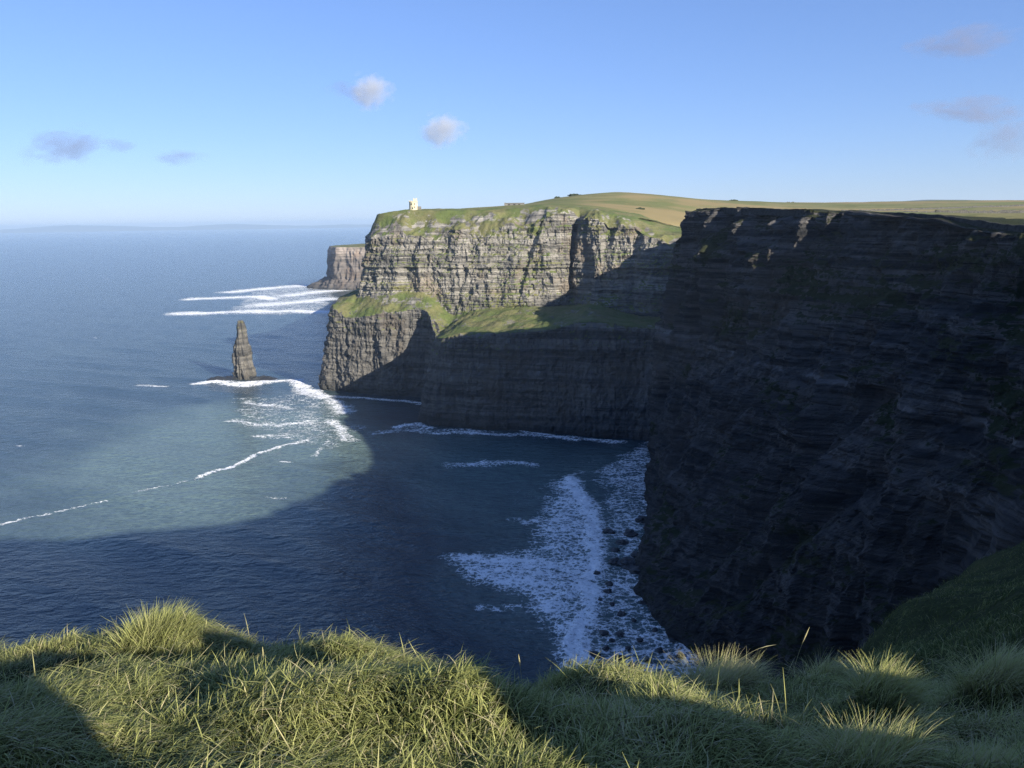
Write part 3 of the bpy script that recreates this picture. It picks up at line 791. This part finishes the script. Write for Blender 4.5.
th = np.radians(np.linspace(-48, 44, 560))
rad = np.concatenate([90 * (1300 / 90) ** np.linspace(0, 1, 640, endpoint=False), 1300 * (42000 / 1300) ** np.linspace(0, 1, 170)])
TH, RA = np.meshgrid(th, rad)
X = RA * np.sin(TH); Y = RA * np.cos(TH)
foam = np.zeros(X.shape); teal = np.zeros(X.shape)
def seg(pixels, width, val, tgt, core=.05):
    """foam lying along a line of points on the water; width in metres"""
    P = np.array([Pz(a, b, 0)[:2] for a, b in pixels])
    best = np.full(X.shape, 1e9)
    lo = P.min(0) - 4 * width; hi = P.max(0) + 4 * width
    m = (X > lo[0]) & (X < hi[0]) & (Y > lo[1]) & (Y < hi[1])
    pts = np.stack([X[m], Y[m]], -1)
    wob = width * .5
    pts = pts + wob * np.stack([fbm(pts[:, 0] / (width * 3 + 6), pts[:, 1] / (width * 3 + 6), 1., 3), fbm(pts[:, 0] / (width * 3 + 6), pts[:, 1] / (width * 3 + 6), 7., 3)], -1)
    b = np.full(len(pts), 1e9)
    for p, q in zip(P[:-1], P[1:]):
        d = q - p; t = np.clip(((pts - p) @ d) / (d @ d + 1e-9), 0, 1)
        b = np.minimum(b, np.linalg.norm(pts - p - t[:, None] * d, axis=-1))
    v = val * (1 - sstep(core * width, width, b))
    tgt[m] = np.maximum(tgt[m], v)
def poly(pixels, val, tgt, soft):
    P = np.array([Pz(a, b, 0)[:2] for a, b in pixels])
    lo = P.min(0) - 2 * soft; hi = P.max(0) + 2 * soft
    m = (X > lo[0]) & (X < hi[0]) & (Y > lo[1]) & (Y < hi[1])
    pts = np.stack([X[m], Y[m]], -1)
    pts = pts + soft * .9 * np.stack([fbm(pts[:, 0] / (soft * 2.5), pts[:, 1] / (soft * 2.5), 2., 3), fbm(pts[:, 0] / (soft * 2.5), pts[:, 1] / (soft * 2.5), 8., 3)], -1)
    ins = np.zeros(len(pts), bool); dist = np.full(len(pts), 1e9)
    for p, q in zip(P, np.roll(P, -1, 0)):
        c = ((p[1] > pts[:, 1]) != (q[1] > pts[:, 1])) & (pts[:, 0] < (q[0] - p[0]) * (pts[:, 1] - p[1]) / (q[1] - p[1] + 1e-9) + p[0])
        ins ^= c
        d = q - p; t = np.clip(((pts - p) @ d) / (d @ d + 1e-9), 0, 1)
        dist = np.minimum(dist, np.linalg.norm(pts - p - t[:, None] * d, axis=-1))
    sd = np.where(ins, dist, -dist)
    v = val * sstep(-soft * .5, soft, sd)
    tgt[m] = np.maximum(tgt[m], v)
# main surf
poly([(555, 478), (578, 474), (592, 500), (600, 545), (606, 570), (600, 610), (590, 660), (600, 690), (560, 690), (545, 640), (520, 610), (470, 580), (442, 560), (450, 552), (500, 550), (535, 542), (530, 515), (545, 500)], .80, foam, 13.)
poly([(598, 470), (628, 448), (656, 438), (662, 470), (655, 520), (648, 560), (645, 600), (668, 620), (700, 660), (690, 690), (600, 700), (590, 660), (602, 610), (606, 570), (600, 520)], .58, foam, 11.)
seg([(570, 478), (584, 500), (592, 530), (596, 565), (588, 600), (580, 640), (590, 680)], 12., 1.12, foam)
seg([(448, 555), (480, 560), (520, 575), (550, 590)], 9., .72, foam)
seg([(480, 606), (500, 608), (530, 604)], 5., .5, foam)
seg([(560, 512), (530, 522), (515, 518)], 8., .55, foam)
seg([(610, 500), (640, 488), (655, 482)], 9., .70, foam)
seg([(620, 460), (640, 450), (655, 446)], 9., .62, foam)
seg([(620, 585), (650, 600), (680, 640), (692, 665)], 6., .70, foam)
poly([(400, 440), (520, 470), (600, 445), (655, 440), (650, 560), (690, 650), (560, 700), (420, 640), (430, 560), (500, 520), (470, 480)], .17, foam, 30.)
# before the headland
seg([(450, 465), (475, 463), (510, 462), (535, 465)], 12., .60, foam)
seg([(470, 464), (485, 461)], 7., .8, foam)
seg([(375, 432), (400, 428), (430, 430), (460, 431), (500, 434)], 11., .55, foam)
seg([(395, 426), (420, 424), (428, 428)], 8., .85, foam)
seg([(425, 431), (470, 433), (520, 434), (560, 437), (590, 440), (620, 442)], 9., .75, foam)
seg([(520, 430), (545, 434), (575, 440)], 7., .8, foam)
seg([(330, 396), (370, 398), (400, 400), (425, 403)], 12., .75, foam)
# stack
seg([(196, 383), (215, 381), (240, 384), (262, 382)], 15., 1., foam)
seg([(245, 385), (270, 381), (290, 379), (300, 384), (312, 393), (320, 397)], 17., 1.0, foam)
seg([(250, 402), (275, 405), (290, 408)], 11., .72, foam)
seg([(300, 392), (330, 402), (345, 412)], 18., .72, foam)
seg([(232, 420), (255, 423), (290, 424), (310, 420)], 13., .66, foam)
seg([(262, 436), (300, 436)], 12., .5, foam)
seg([(330, 420), (345, 432), (352, 440)], 11., .72, foam)
seg([(315, 455), (322, 445), (330, 440)], 4., .62, foam)
seg([(282, 461), (292, 462)], 4., .6, foam)
seg([(308, 440), (280, 446), (255, 454), (240, 463), (215, 471), (195, 478)], 4.5, .85, foam)
seg([(195, 478), (160, 486), (135, 492)], 2.2, .6, foam)
seg([(105, 500), (80, 505), (60, 511), (40, 515), (10, 522), (-20, 530)], 2.6, .75, foam)
seg([(140, 385), (165, 386)], 8., .6, foam)
# far surf
poly([(225, 315), (235, 302), (255, 291), (300, 284), (338, 284), (338, 314)], .40, foam, 30.)
for pts, wd, v in ((((192, 299), (215, 298), (255, 297), (262, 299)), 55., 1.05), (((232, 292), (255, 290), (290, 287), (325, 285)), 60., 1.05), (((175, 314), (200, 313), (240, 312), (300, 311), (332, 312)), 46., 1.1), (((262, 305), (300, 302), (335, 298)), 80., 1.0), (((280, 296), (310, 292), (335, 290)), 70., 1.0), (((60, 280), (110, 279)), 12., .3)):
    seg(pts, wd, v, foam)
# scattered small caps
for _ in range(20):
    r = random.uniform(420, 2600); a = math.radians(random.uniform(-36, -8))
    x, y = r * math.sin(a), r * math.cos(a)
    ln = random.uniform(3, 10); m = (np.abs(X - x) < 30) & (np.abs(Y - y) < 20)
    foam[m] = np.maximum(foam[m], random.uniform(.35, .66) * np.exp(-((X[m] - x) / ln) ** 2 - ((Y[m] - y + .2 * (X[m] - x)) / (ln * .35)) ** 2))
poly([(235, 395), (330, 392), (360, 430), (340, 455), (270, 440), (230, 425)], .27, foam, 14.)
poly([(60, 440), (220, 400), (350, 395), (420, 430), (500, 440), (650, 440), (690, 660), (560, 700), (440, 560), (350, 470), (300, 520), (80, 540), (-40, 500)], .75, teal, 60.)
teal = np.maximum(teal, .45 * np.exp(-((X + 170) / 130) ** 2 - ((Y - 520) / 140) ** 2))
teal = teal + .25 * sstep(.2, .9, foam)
# swell
Z = np.zeros(X.shape)
for i in range(16):
    lam = random.uniform(14, 70); a = math.radians(random.gauss(62, 22)); kx, ky = math.cos(a) * 2 * math.pi / lam, math.sin(a) * 2 * math.pi / lam
    ph = kx * X + ky * Y + random.uniform(0, 6.28) + 1.2 * perlin(X / 160 + i, Y / 160, i * 3.3)
    res = 1 - sstep(.10, .22, (RA * .0042) / lam)
    Z += .0042 * lam * (1 - 2 * np.abs(np.sin(ph / 2)) ** 1.0 * .9) * res * 1.1
Z = Z * (1 - sstep(1500, 3000, RA)) * .8 + .9 * sstep(.6, .95, foam) * (1 - sstep(1300, 2000, RA)) * (.5 + fbm(X / 7, Y / 7, 3., 3))
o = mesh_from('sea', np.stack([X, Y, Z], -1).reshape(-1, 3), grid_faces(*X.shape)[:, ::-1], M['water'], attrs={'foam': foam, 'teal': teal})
tag(o, kind='structure')

# ------------------------------------------------------------------ sea stack
def stack():
    c = Pz(240, 380, 0); D = c[1]
    lvl = [(380, 231.5, 253.5), (375, 232.5, 251.5), (368, 232.5, 250), (360, 232, 248.8), (352, 232, 247.5), (345, 232.5, 245.5), (338, 233.5, 243.5), (331, 234., 242.6), (326, 234.6, 241.6), (323, 235., 240.4), (321.4, 235.8, 239.4)]
    S = 110; rows = []
    zs = []
    for y, a, b in lvl:
        p = Pd(a, y, D); q = Pd(b, y, D)
        zs.append(((p[0] + q[0]) / 2, (q[0] - p[0]) / 2, p[2]))
    zs[0] = (zs[0][0], zs[0][1], -2.)
    A = catmull(np.array(zs), np.linspace(0, len(zs) - 1, 100))
    ang = np.linspace(0, 2 * np.pi, S, endpoint=False)
    G = np.empty((100, S, 3))
    G[..., 0] = A[:, 0, None] + A[:, 1, None] * np.cos(ang); G[..., 1] = D + 9 + 1.0 * A[:, 1, None] * np.sin(ang); G[..., 2] = A[:, 2, None]
    H = np.stack([np.cos(ang), np.sin(ang), 0 * ang], -1)[None]
    x, y, z = G[..., 0], G[..., 1], G[..., 2]
    d = 3.6 * (.5 - 2 * np.abs(perlin(x / 4.2, y / 4.2, z / 130))) + .12 * strata(z, 2 * perlin(x / 20, y / 20, z / 30)) + .8 * fbm(x / 4, y / 4, z / 9, 3) + 2.6 * (hash01(np.floor(x / 3.6), np.floor(y / 3.6), np.floor(z / 9)) - .5) + 1.2 * (hash01(np.floor(x / 2.), np.floor(y / 2.), np.floor(z / 4)) - .5)
    d = d * np.clip(A[:, 1, None] / 9, .2, 1)
    G = G + H * d[..., None]
    V = np.concatenate([G.reshape(-1, 3), [[A[-1, 0], D + 9, A[-1, 2] + .6]]])
    org = np.array([c[0], D + 9, 0.])
    root = empty('sea_stack', org)
    ga = .12 + .26 * sstep(30, 60, G[..., 2]).ravel(); ga = np.r_[ga, .4]
    F4 = grid_faces(100, S, True)
    i = np.arange(S); top = np.stack([99 * S + i, 99 * S + (i + 1) % S, np.full(S, 100 * S), np.full(S, 100 * S)], -1)
    mesh_from('pinnacle', V - org, F4, M['rock_stack'], root, attrs={'grass': ga})
    # reef at its foot
    a, b = Pz(200, 381, 0), Pz(276, 380, 0)
    n, m = 120, 24
    t = np.linspace(0, 1, n); G = np.empty((m, n, 3))
    for k in range(m):
        s = k / (m - 1) * 2 - 1
        G[k, :, 0] = a[0] + (b[0] - a[0]) * t; G[k, :, 1] = D + 6 + s * (9 + 4 * perlin(t * 6, t * 0, 2.))
        env = np.clip(1 - s * s, 0, 1) * np.clip(np.sin(np.pi * t) * 3, 0, 1)
        G[k, :, 2] = -1.2 + env * (3.2 + 2.2 * fbm(t * 9, np.full(n, s * 2.), 3., 3) + 2.0 * np.exp(-((t - .55) / .2) ** 2))
    mesh_from('reef', G.reshape(-1, 3) - org, grid_faces(m, n), M['wet_rock'], root)
    tag(root, 'tall tapering rock pinnacle standing alone in the sunlit sea off the headland', 'sea stack')
stack()

# ------------------------------------------------------------------ rocks in the surf
def rock_mesh(seed):
    n, m = 22, 12
    th = np.linspace(0, 2 * np.pi, n, endpoint=False); ph = np.linspace(-.5 * np.pi, .5 * np.pi, m)
    P = np.stack([np.cos(ph)[:, None] * np.cos(th), np.cos(ph)[:, None] * np.sin(th), np.sin(ph)[:, None] * np.ones(n)], -1)
    r = 1 + .45 * fbm(P[..., 0] * 1.1 + seed * 3.7, P[..., 1] * 1.1, P[..., 2] * 1.1, 3)
    o = mesh_from('boulder', (P * r[..., None]).reshape(-1, 3), grid_faces(m, n, True), M['wet_rock'], smooth=False)
    return o
protos = [rock_mesh(i) for i in range(6)]
used = [False] * 6
rocks = [(643, 520, 9, 3.5), (631, 534, 8, 3), (650, 527, 8, 3), (609, 532, 6, 2.2), (615, 550, 4.5, 2), (629, 564, 11, 4), (638, 570, 10, 3.4), (615, 562, 5, 2.5), (640, 556, 8, 3), (608, 592, 3.6, 2.4), (609, 584, 3.4, 2.2), (597, 573, 2.6, 1.6),
         (643, 603, 3.4, 1.8), (652, 609, 3., 1.8), (621, 614, 3.2, 1.6), (604, 633, 3.2, 1.3), (595, 655, 4.2, 2.), (620, 659, 4.4, 2.), (632, 668, 3., 2.), (620, 634, 2.8, 1.4), (593, 674, 4., 2.), (667, 614, 3.4, 2.), (612, 640, 2., 1.1), (640, 640, 2.4, 1.1), (655, 630, 2.2, 1.3),
         (660, 650, 2.6, 1.2), (672, 640, 2.4, 1.3), (628, 648, 2.2, 1.), (606, 648, 2.4, 1.2), (599, 664, 2.6, 1.4), (648, 660, 2.4, 1.1), (634, 620, 2.2, 1.1), (612, 604, 2.4, 1.3), (600, 600, 2., 1.), (680, 655, 2.6, 1.4), (618, 672, 2.4, 1.3), (648, 540, 6, 3.2), (622, 543, 5, 2.2)]
for i, (px, py, rw, rh) in enumerate(rocks):
    p = Pz(px, py, 0); k = i % 6
    if used[k]:
        o = protos[k].copy(); COL.objects.link(o)
    else:
        o = protos[k]; used[k] = True
    o.location = (p[0], p[1], .0); o.scale = (rw * .55, rw * random.uniform(.45, .65), rh * .62)
    o.rotation_euler = (0, 0, random.uniform(0, 6.28))
    if rw >= 5: tag(o, 'broad black wet rock awash at the foot of the dark cliff', 'rock', 'dark rocks in the surf')
    else: tag(o, 'small black wet rock scattered in the white surf', 'rock', 'dark rocks in the surf')

# ------------------------------------------------------------------ tower and other things on the plateau
def tower():
    p = Pd(413.5, 209, 850); z = float(land_z(np.array([p[0]]), np.array([p[1]]))[0])
    root = empty('stone_tower', (p[0], p[1], z)); root.rotation_euler.z = math.radians(8); root.scale = (.92, .92, .85)
    w = MB()
    w.prism(0, 0, 5.0, 4.6, -2.5, 8.6, 28)
    w.build('round_keep', M['cream'], root)
    pa = MB(); pa.prism(0, 0, 5.0, 5.0, 8.6, 9.1, 28)
    for i in range(12):
        a = 2 * math.pi * i / 12; pa.box(4.3 * math.cos(a) - .55, 4.3 * math.cos(a) + .55, 4.3 * math.sin(a) - .55, 4.3 * math.sin(a) + .55, 9.1, 10.)
    pa.build('battlement', M['cream'], root)
    t = MB(); t.box(.2, 4.2, -2., 2., 8., 12.0); t.box(.0, 4.4, -2.2, 2.2, 12.0, 12.4)
    for x in (.3, 3.6):
        for y in (-2.1, 1.6): t.box(x, x + .6, y, y + .6, 12.4, 13.1)
    t.build('turret', M['cream'], root)
    a = MB(); a.box(4.7, 8.8, -2.4, 2.4, -2.5, 3.2); a.build('annex', M['grey_stone'], root)
    for x, zz in ((-2.0, 5.2), (1.2, 5.2), (1.2, 1.4)):
        y = -math.sqrt(max(.1, 4.9 ** 2 - x * x)) - .02
        b = MB(); b.box(x - .45, x + .45, y - .08, y + .5, zz, zz + 1.7); b.build('window', M['glass_dark'], root)
    b = MB(); b.box(-1.6, -.5, -4.95, -4.3, 0, 2.1); b.build('door', M['glass_dark'], root)
    tag(root, 'pale cream castle tower with a turret on the edge of the headland', 'tower')
tower()

def drape(name, pixels, width, height, mat, dz=0., wob=.35):
    """a wall or a path laid over the pasture"""
    P = np.array([(p[0], p[1]) for p in pixels], float)
    L_ = np.r_[0, np.cumsum(np.linalg.norm(np.diff(P, axis=0), axis=1))]
    n = max(8, int(L_[-1] / 1.6)); s = np.linspace(0, L_[-1], n)
    x = np.interp(s, L_, P[:, 0]); y = np.interp(s, L_, P[:, 1])
    x += 1.0 * perlin(s / 40, s * 0, 3.); y += 1.0 * perlin(s / 40, s * 0, 8.)
    tx, ty = np.gradient(x), np.gradient(y); q = np.hypot(tx, ty); nx, ny = -ty / q, tx / q
    z = land_z(x, y) + dz
    h = height * (1 + wob * fbm(s / 5, s * 0, 2., 3)); w = width / 2
    if height > 0:
        prof = [(-w, -2.0 + 0 * h), (-w * .9, h * .93), (0, h), (w * .9, h * .93), (w, -2.0 + 0 * h)]
    else:
        prof = [(-w, 0 * h), (0, .12 + 0 * h), (w, 0 * h)]
    G = np.stack([np.stack([x + nx * a, y + ny * a, z + b], -1) for a, b in prof])
    org = np.array([x[0], y[0], z[0]])
    o = mesh_from(name, G.reshape(-1, 3) - org, grid_faces(len(prof), n), mat, smooth=False)
    o.location = org
    return o
def onp(px, py_far, D): p = Pd(px, py_far, D); return (p[0], p[1])
edge = [(t[3][0] + .3 * (t[5][0] - t[3][0]) * .35 + 2, t[3][1] + .3 * (t[5][1] - t[3][1]) * .35) for t in RC[6:14]]
tag(drape('flagstone_wall', [(e[0], e[1]) for e in edge], .9, 1.3, M['shaded_stone'], -.3), 'dark stone wall running along the top edge of the right cliff', 'wall')
walls = [([(900, 800), (640, 770), (430, 720), (300, 715)], 'thin field wall farthest back across the right pasture'),
         ([(700, 600), (480, 575), (360, 560), (262, 552)], 'dark field wall crossing the middle of the right pasture'),
         ([(560, 450), (430, 435), (330, 425), (225, 430)], 'low field wall nearest the right cliff top'),
         ([(330, 425), (372, 560), (430, 720)], 'field wall running inland away from the right cliff'),
         ([(760, 1000), (560, 985), (400, 980)], 'faint field wall below the skyline at right')]
for P, lab in walls:
    tag(drape('field_wall', P, 1.3, 1.7, M['field_stone'], 0., .6), lab, 'wall', 'stone field walls on the plateau')
o = drape('path', [onp(640, 221, 800), onp(655, 224, 812), onp(672, 228, 815), onp(692, 231, 812), (300, 830), (420, 900)], 4.5, 0., M['path'], .35)
tag(o, kind='structure')
def low_building():
    p = Pd(515, 205, 960); z = float(land_z(np.array([p[0]]), np.array([p[1]]))[0])
    root = empty('stone_building', (p[0], p[1], z))
    a = MB(); a.box(-11, 11, -3, 3, -2, 2.6); a.box(-12.5, -11, -3.4, 3.4, -2, 3.4); a.build('wall', M['grey_stone'], root)
    a = MB(); a.box(-11.4, 11.4, -3.4, 3.4, 2.6, 3.1); a.build('roof', M['slate'], root)
    for x in (-7, -1, 5):
        a = MB(); a.box(x - .9, x + .9, -3.06, -2.9, .6, 1.9); a.build('window', M['glass_dark'], root)
    tag(root, 'long low grey stone building on the hill crest right of the tower', 'building')
low_building()
def bush(px, py, D, w, h, label):
    p = Pd(px, py, D); z = float(land_z(np.array([p[0]]), np.array([p[1]]))[0])
    n, m = 60, 26
    th = np.linspace(0, 2 * np.pi, n, endpoint=False); ph = np.linspace(-.35 * np.pi, .5 * np.pi, m)
    P = np.stack([np.cos(ph)[:, None] * np.cos(th) * w, np.cos(ph)[:, None] * np.sin(th) * w * .5, np.sin(ph)[:, None] * np.ones(n) * h], -1)
    r = 1 + .5 * fbm(P[..., 0] / 2.5 + px, P[..., 1] / 2.5, P[..., 2] / 2.5, 4, .65)
    o = mesh_from('gorse_bush', (P * r[..., None]).reshape(-1, 3), grid_faces(m, n, True), M['bush'], smooth=False)
    o.location = (p[0], p[1], z); tag(o, label, 'bush', 'dark bushes on the skyline')
bush(575, 196, 1080, 8, 2.2, 'flat dark bush on the skyline at the left shoulder of the hill')
bush(557, 198, 1060, 3.5, 1.8, 'tiny dark bush just left of the hill shoulder')
bush(733, 201, 1200, 7, 2., 'dark bush on the skyline where the hill meets the plain')
bush(790, 203, 1330, 10, 2.6, 'low dark bush on the skyline above the right cliff')
bush(640, 208, 900, 5, 1.4, 'small gorse patch on the sunlit slope of the hill')

# ------------------------------------------------------------------ clouds
def cloud_material(name, dens, col, soft):
    k = NT(name)
    tc = k.n('ShaderNodeTexCoord').outputs['Object']
    ln = k.n('ShaderNodeVectorMath', operation='LENGTH'); k.link(tc, ln.inputs[0])
    n = k.noise(tc, 6, .62, .5, 1.7)
    fall = k.math('SUBTRACT', 1., k.math('POWER', ln.outputs['Value'], 1.5))
    d = k.math('ADD', fall, k.math('MULTIPLY', k.math('SUBTRACT', n, .56), soft))
    d = k.math('MULTIPLY', k.mapr(d, .12, .75), dens)
    v = k.n('ShaderNodeVolumePrincipled'); v.inputs['Color'].default_value = col; k.link(d, v.inputs['Density']); v.inputs['Anisotropy'].default_value = .2
    k.link(v.outputs[0], k.out.inputs['Volume'])
    return k.m
M['cloud'] = cloud_material('cumulus', .011, rgb(.99, .985, .985), 2.4)
M['wisp'] = cloud_material('wispy_cloud', .0027, rgb(.50, .49, .58), 3.4)
def cloud(px, py, wpx, hpx, mat, label, tilt=0.):
    D = 5200; p = Pd(px, py, D); s = D / F
    n, m = 32, 16
    th = np.linspace(0, 2 * np.pi, n, endpoint=False); ph = np.linspace(-.5 * np.pi, .5 * np.pi, m)
    P = np.stack([np.cos(ph)[:, None] * np.cos(th), np.cos(ph)[:, None] * np.sin(th), np.sin(ph)[:, None] * np.ones(n)], -1)
    o = mesh_from('cloud', P.reshape(-1, 3), grid_faces(m, n, True), mat)
    o.location = p; o.scale = (wpx * s * .62, wpx * s * .5, hpx * s * .66); o.rotation_euler = (0, tilt, random.choice((0, 3.14)))
    tag(o, label, 'cloud', 'small clouds scattered over the sky')
cloud(370, 91, 42, 31, M['cloud'], 'rounded white cloud high above the horizon, left of centre')
cloud(345, 89, 34, 16, M['wisp'], 'faint wisp trailing off the left side of the rounded white cloud')
cloud(442, 130, 44, 30, M['cloud'], 'rounded white cloud lower and right of the other round one')
cloud(66, 146, 78, 32, M['wisp'], 'grey mauve cloud low over the sea at left', .2)
cloud(118, 145, 40, 14, M['wisp'], 'very faint scrap beside the mauve cloud at left')
cloud(178, 157, 50, 14, M['wisp'], 'thin flat lavender streak low over the sea')
cloud(972, 110, 96, 26, M['wisp'], 'flat grey cloud over the right cliff near the photo edge', -.05)
cloud(1005, 138, 60, 40, M['wisp'], 'ragged grey cloud hanging under the flat one at right', .5)
cloud(962, 42, 90, 30, M['wisp'], 'barely visible pinkish haze cloud at the upper right', .1)

# ------------------------------------------------------------------ air
def haze():
    mb = MB(); mb.box(-30000, 30000, -400, 46000, -6., 330.)
    k = NT('sea_haze')
    v = k.n('ShaderNodeVolumePrincipled'); v.inputs['Color'].default_value = rgb(.62, .80, 1.); v.inputs['Density'].default_value = 4.5e-5; v.inputs['Anisotropy'].default_value = .1
    k.link(v.outputs[0], k.out.inputs['Volume'])
    o = mb.build('haze', k.m); tag(o, kind='stuff')
haze()

# ------------------------------------------------------------------ light, sky, camera
world = bpy.data.worlds.new('World'); scene.world = world; world.use_nodes = True
nt = world.node_tree; nt.nodes.clear()
wo = nt.nodes.new('ShaderNodeOutputWorld'); bg = nt.nodes.new('ShaderNodeBackground'); sky = nt.nodes.new('ShaderNodeTexSky')
sky.sky_type = 'NISHITA'; sky.sun_disc = False; sky.sun_elevation = SUN_EL
sky.sun_rotation = math.atan2(SUN_AZ[0], SUN_AZ[1])
sky.altitude = 0; sky.air_density = 1.0; sky.dust_density = .0; sky.ozone_density = 5.0
bg.inputs['Strength'].default_value = .099
def tint(col):
    wb = nt.nodes.new('ShaderNodeMix'); wb.data_type = 'RGBA'; wb.blend_type = 'MULTIPLY'; wb.inputs[0].default_value = 1.
    wb.inputs[7].default_value = col
    return wb
w1, w2 = tint((.80, .92, 1.14, 1.)), tint((1., 1.045, 1.28, 1.))   # cool white balance
gm = nt.nodes.new('ShaderNodeGamma'); gm.inputs['Gamma'].default_value = .70    # hazier, flatter sky
nt.links.new(sky.outputs[0], w1.inputs[6]); nt.links.new(w1.outputs[2], gm.inputs['Color'])
nt.links.new(gm.outputs[0], w2.inputs[6]); nt.links.new(w2.outputs[2], bg.inputs[0])
nt.links.new(bg.outputs[0], wo.inputs[0])

sl = bpy.data.lights.new('sun', 'SUN'); sl.energy = 5.0; sl.angle = math.radians(.53); sl.color = (1., .93, .80)
so = bpy.data.objects.new('sun', sl); COL.objects.link(so)
from mathutils import Vector, Matrix
d = Vector((-SUN_AZ[0] * math.cos(SUN_EL), -SUN_AZ[1] * math.cos(SUN_EL), -math.sin(SUN_EL)))
so.rotation_euler = d.to_track_quat('-Z', 'Y').to_euler(); so.location = (200, -200, 500)

cam = bpy.data.cameras.new('camera'); co = bpy.data.objects.new('camera', cam); COL.objects.link(co)
cam.sensor_width = 36; cam.lens = 36 * F / 1024; cam.clip_end = 120000; cam.clip_start = .05
fw = Vector((0, cP, -sP)); upv = Vector((0, sP, cP)); rt = Vector((1, 0, 0))
rt2 = rt * cR - upv * sR; up2 = rt * sR + upv * cR
co.matrix_world = Matrix((( rt2.x, up2.x, -fw.x, 0), (rt2.y, up2.y, -fw.y, 0), (rt2.z, up2.z, -fw.z, 170.), (0, 0, 0, 1)))
scene.camera = co
vs = scene.view_settings; scene.display_settings.display_device = 'sRGB'
vs.view_transform = 'Standard'; vs.look = 'None'; vs.exposure = 1.0; vs.gamma = 1; vs.use_curve_mapping = False
cy = scene.cycles
cy.use_denoising = True; cy.denoiser = 'OPENIMAGEDENOISE'; cy.denoising_input_passes = 'RGB_ALBEDO_NORMAL'; cy.denoising_prefilter = 'NONE'; cy.sample_clamp_indirect = 4.; cy.max_bounces = 6; cy.diffuse_bounces = 3; cy.glossy_bounces = 3; cy.volume_bounces = 1; cy.transparent_max_bounces = 8
cy.volume_max_steps = 256
